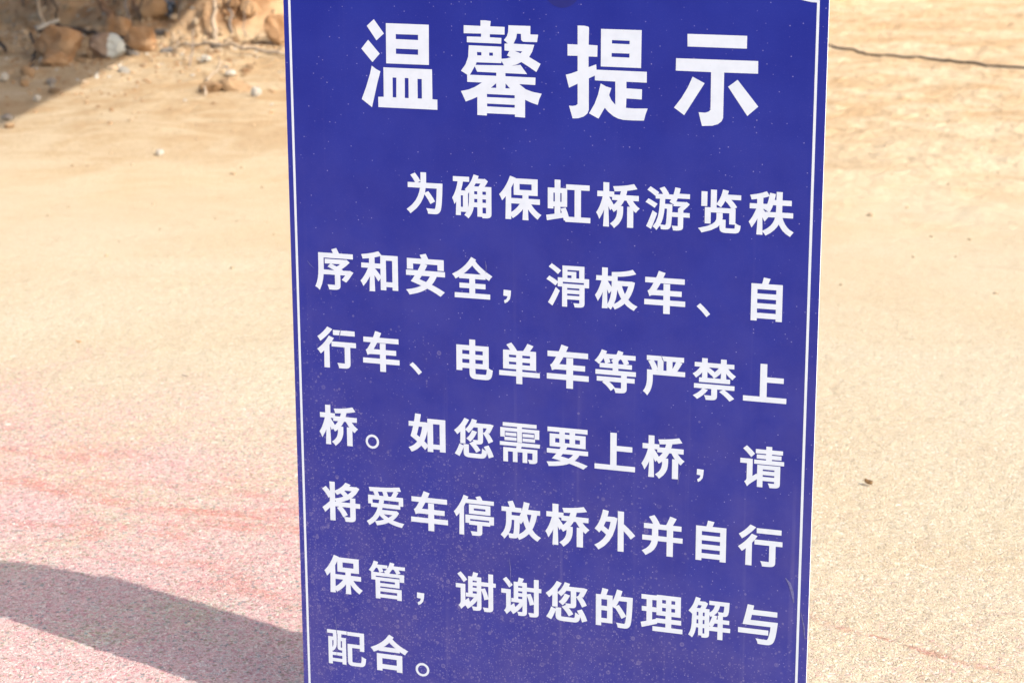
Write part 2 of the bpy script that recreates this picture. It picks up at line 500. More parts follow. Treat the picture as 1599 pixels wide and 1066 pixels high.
# lettering outlines in thousandths of a column pitch: u right, v down
TITLE = [
  [[967,-3479,1176,-3201,1013,-3059,813,-3343],[836,-3067,1078,-2796,919,-2622,686,-2886],[1221,-3408,2128,-3402,2120,-2606,1214,-2608],[1428,-3197,1900,-3196,1899,-3092,1426,-3099],[1426,-2910,1896,-2907,1894,-2800,1424,-2805],[902,-2552,991,-2488,1086,-2443,1017,-2211,890,-1713,673,-1871,776,-2129,866,-2399],[1152,-2527,2183,-2521,2184,-1926,2289,-1922,2286,-1719,1029,-1722,1028,-1929,1147,-1934],[1344,-2330,1424,-2329,1417,-1929,1340,-1932],[1604,-2330,1683,-2329,1680,-1928,1599,-1928],[1874,-2322,1964,-2321,1963,-1930,1872,-1929]],
  [[3205,-3519,3316,-3521,3415,-3510,3402,-3408,3700,-3405,3697,-3254,3395,-3255,3394,-3195,3633,-3188,3629,-3076,2919,-3083,2920,-3195,3215,-3198,3215,-3261,2855,-3258,2856,-3415,3204,-3410],[2958,-3025,3632,-3017,3633,-2781,3744,-2793,3825,-2817,3745,-2850,3794,-2940,3696,-2946,3696,-3081,3764,-3083,3684,-3148,3746,-3227,3771,-3309,3778,-3439,4225,-3438,4224,-3274,4383,-3275,4371,-3199,4361,-3129,4077,-3128,4038,-3159,4032,-3280,3952,-3282,3937,-3197,3881,-3084,4304,-3076,4261,-2938,4199,-2836,4432,-2709,4346,-2547,4187,-2647,4040,-2731,3941,-2680,3836,-2650,4021,-2677,4156,-2499,3712,-2503,3712,-2441,4328,-2437,4324,-2292,3995,-2298,4125,-2202,4272,-2154,4456,-2126,4407,-2023,4373,-1903,4247,-1940,4114,-1994,4114,-1642,3904,-1648,3905,-1695,3325,-1695,3324,-1649,3125,-1652,3128,-2014,3018,-1961,2885,-1911,2787,-2116,2944,-2150,3082,-2209,3227,-2300,2920,-2302,2919,-2444,2791,-2518,2886,-2643,2944,-2799],[3079,-2614,3128,-2509,3524,-2505,3524,-2442,2978,-2444],[3118,-2695,3627,-2695,3633,-2738,3684,-2653,3098,-2642],[3129,-2898,3219,-2897,3218,-2832,3129,-2833],[3380,-2895,3457,-2894,3457,-2834,3380,-2835],[3905,-2944,4059,-2941,4024,-2901],[3519,-2297,3521,-2205,3413,-2204],[3714,-2299,3806,-2204,3711,-2204],[3327,-2078,3902,-2074,3902,-2015,3327,-2016],[3330,-1888,3902,-1884,3901,-1828,3329,-1830]],
  [[5645,-3425,6447,-3423,6442,-2699,5644,-2703],[5863,-3217,6213,-3214,6212,-3147,5861,-3151],[5859,-2968,6212,-2968,6211,-2891,5857,-2894],[5177,-3475,5312,-3476,5384,-3461,5405,-3443,5400,-3111,5577,-3105,5573,-2886,5399,-2886,5400,-2679,5552,-2740,5560,-2636,6557,-2631,6558,-2421,6156,-2426,6158,-2298,6467,-2290,6463,-2095,6160,-2103,6152,-1919,6317,-1913,6584,-1924,6544,-1815,6512,-1687,6284,-1681,6104,-1684,6002,-1704,5906,-1746,5803,-1824,5730,-1904,5605,-1686,5415,-1781,5525,-1971,5596,-2162,5645,-2375,5751,-2320,5859,-2292,5815,-2153,5861,-2056,5940,-1971,5936,-2421,5528,-2429,5527,-2522,5407,-2463,5409,-1849,5381,-1777,5309,-1715,5200,-1677,5084,-1669,5010,-1915,5077,-1912,5150,-1926,5184,-1957,5182,-2351,5009,-2266,4944,-2518,5051,-2546,5181,-2597,5180,-2891,4977,-2890,4976,-3111,5179,-3109]],
  [[7339,-3381,8483,-3378,8483,-3137,7344,-3142],[7126,-2912,8704,-2911,8706,-2673,8060,-2672,8058,-1803,8028,-1738,7960,-1683,7855,-1649,7652,-1634,7582,-1895,7711,-1892,7780,-1918,7812,-1954,7808,-2671,7124,-2676],[7453,-2572,7688,-2454,7302,-1828,7100,-1965,7238,-2150,7363,-2363],[8320,-2543,8728,-2050,8522,-1863,8141,-2405]]
]
BODY = [
  [0,[[1688,-380,1737,-315,1767,-269,1801,-207,1905,-260,1870,-320,1836,-367,1788,-426],[1972,-13,2030,65,2070,125,2111,201,2213,143,2171,72,2128,11,2070,-63],[1907,-441,1907,-316,1904,-229,1630,-229,1630,-122,1892,-122,1879,-51,1845,47,1793,142,1718,232,1598,332,1634,362,1650,378,1681,415,1820,297,1905,190,1962,79,1998,-30,2014,-122,2251,-122,2244,16,2236,135,2227,219,2216,272,2205,295,2203,296,2202,297,2192,297,2162,297,2118,295,2020,289,2046,340,2053,362,2058,401,2134,404,2182,405,2221,404,2257,397,2287,382,2313,356,2333,316,2346,252,2357,153,2366,14,2374,-173,2375,-229,2025,-229,2027,-315,2027,-441]]],
  [0,[[3037,-455,3005,-371,2975,-309,2940,-252,2901,-200,2846,-142,2871,-113,2885,-95,2912,-52,2939,-88,2934,50,2932,114,2925,180,2910,248,2884,311,2833,382,2869,404,2886,417,2920,448,2970,383,2993,341,3013,293,3027,244,3033,210,3110,210,3110,400,3219,400,3219,210,3293,210,3293,331,3292,334,3297,328,3302,327,3189,326,3206,371,3211,391,3216,426,3289,425,3331,422,3365,412,3383,400,3396,386,3403,370,3406,353,3407,332,3407,-213,3265,-213,3273,-225,3303,-270,3335,-328,3270,-376,3249,-370,3122,-370,3143,-426],[3110,112,3044,112,3046,51,3046,41,3110,41],[3219,112,3219,41,3293,41,3293,112],[3110,-52,3046,-52,3046,-115,3110,-115],[3219,-52,3219,-115,3293,-115,3293,-52],[3043,-213,3045,-216,3065,-250,3078,-275,3179,-275,3175,-269,3154,-235,3137,-213],[2597,-398,2597,-297,2696,-297,2685,-237,2666,-160,2643,-89,2615,-25,2577,41,2592,73,2603,99,2627,169,2671,103,2687,77,2665,93,2653,391,2761,391,2761,318,2914,318,2914,-116,2767,-116,2781,-162,2799,-236,2811,-297,2942,-297,2942,-398],[2761,-16,2807,-16,2807,219,2761,219]]],
  [0,[[3996,-313,4246,-313,4246,-195,3996,-195],[3874,-421,3874,-87,4056,-87,4056,-22,3812,-22,3812,87,4000,87,3988,106,3947,157,3901,204,3853,244,3777,292,3811,328,3825,346,3853,387,3930,333,3981,288,4029,237,4074,181,4068,171,4056,412,4181,412,4169,169,4161,177,4204,235,4250,287,4298,333,4371,390,4401,347,4415,329,4449,293,4377,245,4332,205,4288,158,4248,106,4237,87,4417,87,4417,-22,4181,-22,4181,-87,4371,-87,4371,-421],[3799,-469,3758,-366,3720,-289,3677,-217,3631,-153,3570,-82,3592,-47,3604,-24,3632,39,3695,-33,3726,-73,3710,-67,3700,409,3822,409,3822,-226,3850,-280,3880,-343,3914,-430]]],
  [0,[[4955,-357,4955,-250,5130,-250,5130,290,5012,290,5001,248,4979,186,4947,108,4840,139,4859,184,4869,210,4871,217,4841,223,4841,99,4978,99,4978,-276,4841,-276,4841,-440,4721,-440,4721,-276,4580,-276,4580,144,4696,144,4696,99,4720,99,4720,246,4546,278,4564,386,4899,316,4912,375,4937,366,4937,396,5454,396,5454,290,5261,290,5261,-250,5436,-250,5436,-357],[4696,-177,4726,-177,4726,1,4696,1],[4837,-177,4864,-177,4864,1,4837,1]]],
  [0,[[5995,18,5995,110,5992,160,5982,213,5960,265,5925,314,5853,377,5889,407,5904,423,5935,462,6025,379,6071,313,6099,244,6113,176,6117,113,6117,18],[6198,20,6198,437,6322,437,6322,20],[5892,-205,5892,-98,6003,-98,5999,-92,5975,-56,5946,-24,5915,5,5856,46,5886,81,5899,100,5926,142,6000,86,6043,45,6082,-2,6115,-54,6136,-98,6182,-98,6202,-59,6235,-8,6271,40,6309,82,6372,137,6402,95,6417,79,6450,46,6398,6,6368,-23,6340,-57,6313,-94,6311,-98,6429,-98,6429,-205,6175,-205,6179,-218,6190,-263,6196,-295,6242,-302,6307,-314,6400,-336,6333,-434,6206,-405,6078,-386,5909,-370,5926,-325,5932,-307,5939,-270,6070,-280,6067,-268,6057,-228,6050,-205],[5714,-442,5714,-266,5592,-266,5592,-157,5702,-157,5691,-110,5667,-34,5640,38,5610,102,5572,166,5592,198,5603,220,5635,297,5704,171,5741,79,5735,35,5714,440,5833,440,5818,-2,5799,-8,5820,35,5855,113,5935,12,5900,-48,5860,-112,5833,-152,5833,-157,5934,-157,5934,-266,5833,-266,5833,-442]]],
  [0,[[6599,-339,6665,-297,6714,-263,6770,-218,6834,-300,6779,-338,6727,-371,6660,-410],[6563,-97,6633,-59,6686,-28,6747,12,6804,-71,6746,-106,6692,-136,6622,-171],[6581,380,6679,434,6724,324,6761,224,6798,117,6707,61,6662,186,6623,286],[7212,1,7212,77,7073,77,7073,168,7212,168,7212,345,7211,348,7215,345,7215,345,7090,344,7106,385,7113,405,7120,437,7193,436,7238,432,7274,423,7293,413,7306,400,7314,384,7317,367,7318,347,7318,168,7444,168,7444,77,7318,77,7318,32,7354,1,7397,-41,7444,-97,7380,-141,7360,-135,7172,-135,7177,-143,7192,-175,7203,-201,7443,-201,7443,-295,7234,-295,7239,-312,7248,-348,7258,-399,7152,-417,7136,-340,7120,-282,7100,-227,7077,-178,7041,-123,7134,-70,7126,-74,7117,-45,7268,-45,7270,-47,7245,-25],[6766,-270,6766,-176,6850,-176,6846,-60,6835,67,6813,186,6775,288,6710,382,6741,402,6756,416,6787,450,6854,360,6891,282,6918,194,6936,99,6946,13,6993,13,6987,188,6978,295,6966,336,6964,338,6963,338,6958,339,6847,334,6866,373,6872,394,6876,426,6931,428,6964,427,6991,426,7018,421,7042,408,7061,388,7073,358,7082,308,7089,230,7094,118,7099,-33,7101,-79,6951,-79,6956,-176,7125,-176,7125,-270],[6839,-382,6878,-327,6904,-285,6932,-232,7034,-279,7005,-329,6977,-370,6938,-420]]],
  [0,[[8124,-217,8187,-151,8227,-102,8267,-40,8370,-89,8327,-151,8283,-202,8224,-259],[7669,-370,7669,-82,7786,-82,7786,-370],[7853,-411,7853,-53,7970,-53,7970,-411],[8033,165,8033,324,8036,359,8049,389,8078,411,8118,421,8166,423,8323,423,8367,419,8404,402,8426,372,8438,333,8446,266,8407,256,8392,250,8337,218,8332,294,8328,319,8324,328,8323,328,8314,329,8174,329,8155,329,8149,328,8151,329,8152,330,8151,321,8151,165],[7970,37,7970,124,7966,168,7944,213,7894,258,7800,305,7613,357,7648,394,7662,412,7682,443,7873,383,7987,322,8054,255,8084,189,8091,128,8091,37],[7741,-63,7741,257,7858,257,7858,34,8220,34,8220,251,8341,251,8341,-63],[8090,-426,8069,-348,8049,-291,8026,-237,8000,-189,7958,-129,7998,-109,8017,-97,8055,-70,8099,-136,8127,-187,8146,-232,8443,-232,8443,-329,8182,-329,8203,-402]]],
  [0,[[9123,-435,9123,-276,9089,-276,9093,-291,9101,-332,9110,-391,8997,-411,8983,-329,8971,-270,8956,-214,8938,-163,8917,-118,8897,-83,8935,-63,8954,-51,8995,-20,9029,-89,9049,-136,9061,-174,9123,-174,9123,-122,9120,-38,8919,-38,8919,64,9105,64,9094,107,9065,169,9022,227,8962,281,8859,343,8893,375,8907,393,8932,427,9030,366,9096,310,9145,252,9181,192,9180,182,9185,205,9222,270,9264,324,9317,372,9403,425,9428,387,9442,368,9472,335,9393,289,9343,243,9301,186,9266,115,9249,64,9451,64,9451,-38,9238,-38,9240,-121,9240,-174,9418,-174,9418,-276,9240,-276,9240,-435],[8934,-435,8837,-399,8742,-375,8614,-350,8630,-313,8636,-296,8644,-261,8754,-280,8754,-190,8612,-190,8612,-89,8739,-89,8726,-53,8699,8,8670,66,8638,118,8598,172,8617,202,8628,222,8657,286,8727,180,8769,99,8770,58,8754,415,8872,415,8861,45,8847,44,8870,86,8906,157,8981,57,8943,5,8900,-52,8872,-88,8872,-89,8968,-89,8968,-190,8872,-190,8872,-305,8894,-311,8935,-323,8999,-347]]],
  [0,[[-169,1645,-81,1687,-19,1718,-3,1718,-279,1710,-279,1811,-11,1811,-11,2028,-11,2031,-5,2026,-6,2026,-180,2025,-159,2075,-151,2096,-142,2131,-49,2131,6,2128,51,2120,76,2109,94,2094,105,2075,110,2054,111,2031,111,1811,221,1811,216,1818,186,1857,140,1909,238,1961,298,1892,345,1827,405,1740,324,1704,305,1710,205,1710,197,1719,138,1686,180,1659,250,1605,326,1532,255,1475,228,1482,-229,1482,-229,1581,120,1578,115,1578,70,1611,35,1633,-98,1571],[-78,1276,-43,1354,-374,1354,-374,1627,-375,1711,-380,1802,-392,1894,-415,1986,-455,2081,-418,2102,-400,2115,-355,2154,-302,2026,-277,1926,-262,1821,-255,1720,-254,1628,-254,1460,399,1460,399,1354,91,1354,82,1332,63,1294,35,1241]]],
  [0,[[1003,1328,1003,2062,1125,2062,1125,1990,1262,1990,1262,2056,1386,2056,1386,1328],[1125,1885,1125,1434,1262,1434,1262,1885],[963,1249,850,1285,735,1309,583,1334,600,1374,606,1391,615,1426,690,1417,739,1410,755,1407,755,1508,582,1508,582,1612,729,1612,713,1650,681,1716,645,1777,608,1832,558,1891,578,1922,591,1943,620,2003,684,1925,718,1875,752,1818,783,1758,771,1744,755,2100,878,2100,868,1745,865,1756,903,1809,954,1887,1028,1785,977,1723,918,1653,878,1608,878,1612,1031,1612,1031,1508,878,1508,878,1383,909,1376,960,1362,1036,1336]]],
  [0,[[1864,1267,1902,1345,1584,1345,1584,1572,1718,1572,1718,1455,2245,1455,2245,1572,2382,1572,2382,1345,2050,1345,1995,1235],[2078,1701,2075,1709,2055,1746,2033,1779,2009,1810,1994,1825,1951,1809,1886,1786,1855,1775,1904,1701],[1751,1701,1742,1715,1710,1761,1663,1826,1772,1864,1851,1893,1886,1906,1872,1915,1814,1941,1749,1964,1679,1983,1557,2008,1597,2055,1611,2075,1632,2111,1744,2084,1826,2059,1901,2029,1971,1993,2019,1962,2109,2003,2205,2052,2305,2113,2398,2017,2291,1956,2193,1908,2117,1875,2128,1863,2159,1824,2186,1781,2210,1735,2225,1701,2406,1701,2406,1591,1967,1591,1973,1580,1995,1536,2026,1468,1890,1441,1861,1506,1837,1554,1817,1591,1562,1591,1562,1701]]],
  [0,[[2971,1238,2902,1339,2835,1415,2758,1485,2674,1546,2559,1612,2595,1649,2607,1666,2632,1706,2690,1672,2724,1652,2710,1661,2710,1691,2926,1691,2926,1784,2715,1784,2715,1889,2926,1889,2926,1990,2611,1990,2611,2096,3369,2096,3369,1990,3050,1990,3050,1889,3271,1889,3271,1784,3050,1784,3050,1691,3271,1691,3271,1663,3255,1651,3287,1673,3347,1711,3371,1668,3384,1650,3419,1614,3315,1551,3242,1499,3172,1441,3106,1378,3056,1320,3074,1290],[2801,1590,2815,1586,2869,1540,2920,1491,2968,1439,2989,1413,3014,1442,3063,1494,3115,1542,3167,1586,3181,1590]]],
  [1,[[3648,1989,3738,1998,3713,2058,3661,2088,3679,2147,3738,2114,3786,2055,3804,1972,3810,1873,3655,1866]]],
  [0,[[4600,1323,4674,1373,4731,1415,4792,1466,4860,1389,4800,1343,4740,1302,4665,1255],[4553,1580,4624,1622,4679,1658,4740,1702,4802,1622,4742,1581,4685,1547,4614,1508],[4587,2054,4678,2120,4736,2009,4785,1908,4833,1801,4748,1734,4690,1860,4639,1961],[4984,1852,5237,1852,5237,1891,4984,1891],[4984,1772,4984,1736,5237,1736,5237,1772],[4879,1652,4879,2124,4984,2124,4984,1970,5237,1970,5237,2039,5236,2043,5239,2040,5239,2041,5112,2039,5127,2078,5134,2097,5141,2125,5216,2124,5263,2121,5299,2113,5318,2104,5331,2091,5339,2076,5343,2059,5344,2040,5344,1652],[4886,1283,4886,1531,4789,1531,4789,1716,4894,1716,4894,1616,5328,1616,5328,1716,5436,1716,5436,1531,5339,1531,5339,1283],[4989,1531,4989,1476,5073,1476,5073,1531],[5232,1531,5172,1531,5172,1401,4989,1401,4989,1367,5232,1367]]],
  [0,[[5700,1266,5700,1432,5581,1432,5581,1532,5689,1532,5677,1579,5653,1651,5626,1719,5596,1779,5557,1838,5575,1868,5586,1889,5618,1957,5686,1839,5723,1750,5720,1702,5700,2095,5817,2095,5803,1671,5787,1671,5809,1715,5843,1792,5921,1694,5886,1637,5845,1575,5817,1535,5817,1532,5920,1532,5920,1432,5817,1432,5817,1266],[6324,1277,6245,1303,6173,1319,6092,1332,6007,1341,5898,1349,5898,1576,5896,1663,5889,1758,5873,1854,5842,1949,5789,2048,5825,2069,5843,2082,5885,2115,5950,1995,5983,1897,6003,1794,6014,1692,6017,1619,5991,1619,6004,1668,6024,1729,6048,1788,6074,1843,6097,1882,6075,1905,6040,1936,6004,1963,5966,1986,5898,2018,5929,2052,5942,2069,5964,2107,6032,2072,6074,2047,6114,2018,6152,1986,6165,1973,6176,1986,6210,2019,6248,2048,6288,2074,6354,2108,6379,2070,6393,2052,6428,2017,6360,1986,6323,1964,6290,1937,6258,1907,6239,1885,6267,1842,6300,1780,6328,1711,6351,1635,6371,1538,6301,1517,6284,1520,6018,1520,6018,1437,6071,1433,6151,1423,6230,1410,6302,1394,6395,1363],[6234,1619,6227,1646,6210,1694,6191,1740,6169,1782,6170,1780,6155,1752,6124,1676,6107,1619]]],
  [0,[[6665,1782,6714,1761,6738,1758,6781,1756,6947,1756,6947,1844,6563,1844,6563,1953,6947,1953,6947,2119,7079,2119,7079,1953,7386,1953,7386,1844,7079,1844,7079,1756,7313,1756,7313,1649,7079,1649,7079,1516,6947,1516,6947,1649,6807,1649,6821,1626,6859,1563,6888,1507,7370,1507,7370,1398,6941,1398,6943,1394,6960,1356,6984,1297,6850,1260,6827,1326,6810,1369,6797,1398,6577,1398,6577,1507,6746,1507,6735,1528,6712,1571,6696,1598,6676,1630,6657,1654,6627,1673,6643,1710,6651,1734]]],
  [1,[[7813,2122,7887,2058,7821,1983,7756,1917,7685,1853,7614,1917,7685,1982,7748,2046]]],
  [0,[[8804,1683,9172,1683,9172,1767,8804,1767],[8804,1574,8804,1489,9172,1489,9172,1574],[8804,1874,9172,1874,9172,1959,8804,1959],[8922,1252,8910,1313,8899,1354,8892,1379,8684,1379,8684,2117,8804,2117,8804,2068,9172,2068,9172,2113,9294,2113,9294,1379,9015,1379,9053,1272]]],
  [0,[[-87,2993,-87,3101,400,3101,400,2993],[-214,2930,-257,2986,-293,3027,-335,3068,-378,3106,-441,3154,-415,3187,-402,3206,-375,3250,-300,3190,-250,3146,-202,3098,-157,3049,-100,2979],[-125,3242,-125,3350,167,3350,167,3702,166,3706,172,3701,171,3701,146,3702,98,3701,-3,3698,20,3751,26,3773,34,3810,134,3810,191,3807,236,3798,260,3785,277,3769,287,3750,291,3729,293,3705,293,3350,424,3350,424,3242],[-182,3124,-232,3202,-277,3261,-327,3317,-379,3367,-450,3426,-420,3460,-404,3481,-372,3523,-315,3472,-281,3440,-293,3447,-298,3815,-174,3815,-174,3321,-145,3284,-112,3236,-68,3167]]],
  [0,[[677,3469,726,3448,749,3444,791,3443,955,3443,955,3530,577,3530,577,3641,955,3641,955,3808,1084,3808,1084,3641,1386,3641,1386,3530,1084,3530,1084,3443,1315,3443,1315,3335,1084,3335,1084,3200,955,3200,955,3335,817,3335,831,3311,868,3248,897,3192,1371,3192,1371,3082,949,3082,951,3077,967,3040,991,2980,860,2943,836,3009,820,3053,807,3082,591,3082,591,3192,757,3192,747,3213,724,3256,708,3283,688,3316,670,3339,640,3358,655,3396,664,3420]]],
  [1,[[1804,3806,1878,3743,1812,3671,1747,3606,1676,3544,1605,3606,1676,3669,1739,3732]]],
  [0,[[2913,3380,2913,3463,2760,3463,2760,3380],[3041,3380,3202,3380,3202,3463,3041,3463],[2913,3275,2760,3275,2760,3193,2913,3193],[3041,3275,3041,3193,3202,3193,3202,3275],[2632,3085,2632,3625,2760,3625,2760,3571,2913,3571,2913,3643,2917,3698,2931,3741,2963,3773,3010,3790,3067,3794,3260,3794,3317,3787,3363,3761,3389,3719,3403,3666,3414,3579,3371,3565,3351,3555,3290,3518,3283,3618,3277,3658,3269,3678,3264,3682,3252,3684,3073,3684,3053,3683,3048,3681,3046,3679,3043,3668,3041,3643,3041,3571,3329,3571,3329,3085,3041,3085,3041,2959,2913,2959,2913,3085]]],
  [0,[[3761,3358,3915,3358,3915,3412,3761,3412],[4044,3358,4208,3358,4208,3412,4044,3412],[3761,3211,3915,3211,3915,3263,3761,3263],[4044,3211,4208,3211,4208,3263,4044,3263],[4153,2956,4118,3024,4088,3075,4061,3113,3920,3121,3935,3123,3898,3063,3862,3015,3811,2955,3706,3004,3753,3064,3782,3106,3787,3113,3636,3113,3636,3510,3915,3510,3915,3553,3551,3553,3551,3656,3915,3656,3915,3815,4044,3815,4044,3656,4415,3656,4415,3553,4044,3553,4044,3510,4336,3510,4336,3113,4204,3113,4209,3106,4239,3063,4281,2998]]],
  [0,[[4671,3464,4724,3442,4749,3439,4795,3437,4972,3437,4972,3529,4562,3529,4562,3645,4972,3645,4972,3819,5113,3819,5113,3645,5440,3645,5440,3529,5113,3529,5113,3437,5363,3437,5363,3324,5113,3324,5113,3183,4972,3183,4972,3324,4822,3324,4838,3300,4878,3233,4909,3174,5424,3174,5424,3059,4966,3059,4968,3054,4986,3015,5012,2952,4869,2913,4844,2983,4826,3029,4812,3059,4577,3059,4577,3174,4758,3174,4746,3196,4722,3241,4705,3270,4682,3304,4663,3329,4631,3349,4647,3388,4656,3413]]],
  [0,[[6043,2944,6019,3005,5999,3047,5975,3086,5948,3120,5901,3167,5933,3188,5933,3224,5664,3224,5664,3318,5933,3318,5933,3362,5578,3362,5578,3460,6109,3460,6109,3502,5606,3502,5606,3599,6109,3599,6109,3724,6109,3727,6114,3723,6112,3723,5954,3722,5977,3769,5985,3790,5994,3824,6078,3824,6130,3821,6172,3813,6195,3802,6211,3787,6220,3769,6224,3749,6226,3726,6226,3599,6387,3599,6387,3502,6226,3502,6226,3460,6411,3460,6411,3362,6050,3362,6050,3318,6329,3318,6329,3224,6050,3224,6050,3161,6056,3161,6049,3169,6068,3144,6080,3125,6107,3125,6126,3154,6147,3190,6170,3243,6270,3197,6250,3154,6233,3125,6233,3125,6401,3125,6401,3030,6131,3030,6128,3035,6137,3013,6152,2971],[5720,3620,5795,3678,5844,3726,5897,3791,5982,3718,5929,3657,5874,3608,5801,3554],[5706,2943,5680,3008,5657,3053,5632,3095,5603,3134,5557,3184,5596,3208,5614,3221,5649,3249,5693,3198,5721,3159,5743,3125,5743,3125,5754,3150,5766,3185,5780,3238,5885,3197,5873,3157,5862,3128,5860,3125,6008,3125,6008,3030,5792,3030,5815,2974]]],
  [0,[[6660,3104,6702,3178,6727,3234,6750,3307,6859,3267,6836,3198,6807,3138,6763,3067],[7232,3064,7200,3140,7171,3199,7129,3270,7229,3307,7272,3241,7307,3182,7351,3102],[6638,3278,6638,3443,6637,3497,6631,3553,6619,3612,6598,3668,6559,3731,6591,3756,6608,3773,6648,3815,6706,3719,6731,3652,6747,3579,6755,3509,6757,3445,6757,3377,7410,3377,7410,3278,7153,3278,7153,3085,7383,3085,7383,2987,6630,2987,6630,3085,6851,3085,6851,3278],[6970,3085,7033,3085,7033,3278,6970,3278]]],
  [0,[[8098,3618,8185,3683,8247,3737,8308,3799,8400,3738,8332,3674,8267,3621,8187,3562],[7691,3353,7691,3446,8312,3446,8312,3353],[7765,3566,7731,3609,7701,3639,7668,3667,7632,3693,7570,3730,7610,3759,7628,3773,7657,3800,7713,3762,7753,3730,7791,3696,7827,3658,7872,3600],[7745,2955,7745,3045,7599,3045,7599,3137,7711,3137,7704,3148,7675,3186,7644,3220,7611,3250,7559,3287,7589,3315,7602,3330,7629,3366,7700,3306,7749,3252,7754,3230,7745,3359,7857,3359,7856,3229,7853,3228,7888,3258,7935,3299,7998,3219,7945,3180,7891,3142,7857,3120,7857,3137,7978,3137,7978,3045,7857,3045,7857,2955],[7591,3480,7591,3574,7940,3574,7940,3712,7939,3715,7945,3710,7945,3710,7795,3709,7816,3753,7823,3772,7831,3804,7914,3803,7963,3801,8004,3793,8025,3783,8042,3770,8051,3753,8056,3735,8057,3714,8057,3574,8401,3574,8401,3480],[8122,2955,8122,3045,7967,3045,7967,3137,8083,3137,8076,3146,8046,3183,8012,3216,7977,3245,7921,3281,7951,3309,7964,3325,7988,3359,8043,3320,8077,3291,8110,3258,8141,3222,8131,3222,8122,3359,8235,3359,8227,3225,8235,3247,8286,3301,8356,3361,8383,3325,8397,3310,8427,3281,8373,3244,8339,3215,8306,3182,8276,3145,8269,3137,8389,3137,8389,3045,8235,3045,8235,2955]]],
  [0,[[8903,2976,8903,3643,8573,3643,8573,3751,9428,3751,9428,3643,9038,3643,9038,3348,9367,3348,9367,3240,9038,3240,9038,2976]]],
  [0,[[-28,5088,-28,5178,-31,5228,-42,5279,-63,5330,-99,5379,-170,5440,-134,5470,-119,5485,-88,5523,2,5442,47,5377,75,5309,90,5243,94,5181,94,5088],[174,5090,174,5500,298,5500,298,5090],[-131,4869,-131,4974,-21,4974,-24,4980,-49,5015,-77,5047,-109,5075,-167,5115,-138,5150,-124,5169,-97,5210,-24,5155,20,5114,58,5068,91,5017,113,4974,158,4974,179,5013,211,5063,247,5109,286,5150,348,5204,378,5164,393,5147,426,5115,374,5076,344,5048,316,5014,289,4978,287,4974,405,4974,405,4869,151,4869,155,4856,166,4812,173,4781,218,4774,283,4762,376,4740,309,4644,183,4673,54,4691,-115,4707,-97,4751,-91,4768,-84,4805,46,4795,44,4807,34,4846,27,4869],[-309,4636,-309,4809,-431,4809,-431,4916,-321,4916,-332,4962,-356,5037,-383,5107,-412,5170,-451,5234,-431,5265,-420,5286,-388,5361,-319,5238,-282,5148,-288,5105,-309,5502,-190,5502,-205,5068,-224,5062,-203,5105,-168,5181,-88,5082,-123,5023,-164,4960,-190,4921,-190,4916,-89,4916,-89,4809,-190,4809,-190,4636]]],
  [2,[[744,5195,697,5203,656,5225,623,5258,601,5301,594,5350,601,5399,623,5442,656,5476,697,5498,744,5506,793,5498,834,5476,867,5442,889,5399,896,5350,889,5301,867,5258,834,5225,793,5203],[744,5454,713,5449,686,5434,664,5412,649,5383,644,5350,649,5318,664,5289,686,5267,713,5252,744,5247,777,5252,805,5267,826,5289,841,5318,846,5350,841,5383,826,5412,805,5434,777,5449]]],
  [0,[[1862,4922,1856,4965,1844,5027,1829,5084,1811,5135,1804,5149,1742,5102,1757,5050,1775,4979,1788,4922],[1603,5139,1667,5186,1717,5224,1748,5250,1731,5273,1699,5307,1664,5335,1626,5358,1554,5391,1586,5428,1598,5446,1623,5485,1698,5447,1744,5418,1786,5385,1825,5346,1838,5330,1845,5337,1873,5366,1921,5420,2000,5324,1960,5281,1927,5249,1904,5229,1926,5181,1951,5110,1971,5031,1986,4943,1998,4828,1925,4816,1910,4818,1811,4818,1817,4786,1827,4728,1839,4650,1712,4642,1702,4718,1693,4776,1685,4818,1565,4818,1565,4922,1663,4922,1649,4980,1628,5058],[1978,4735,1978,5451,2103,5451,2103,5386,2248,5386,2248,5437,2375,5437,2375,4735],[2103,5281,2103,4840,2248,4840,2248,5281]]],
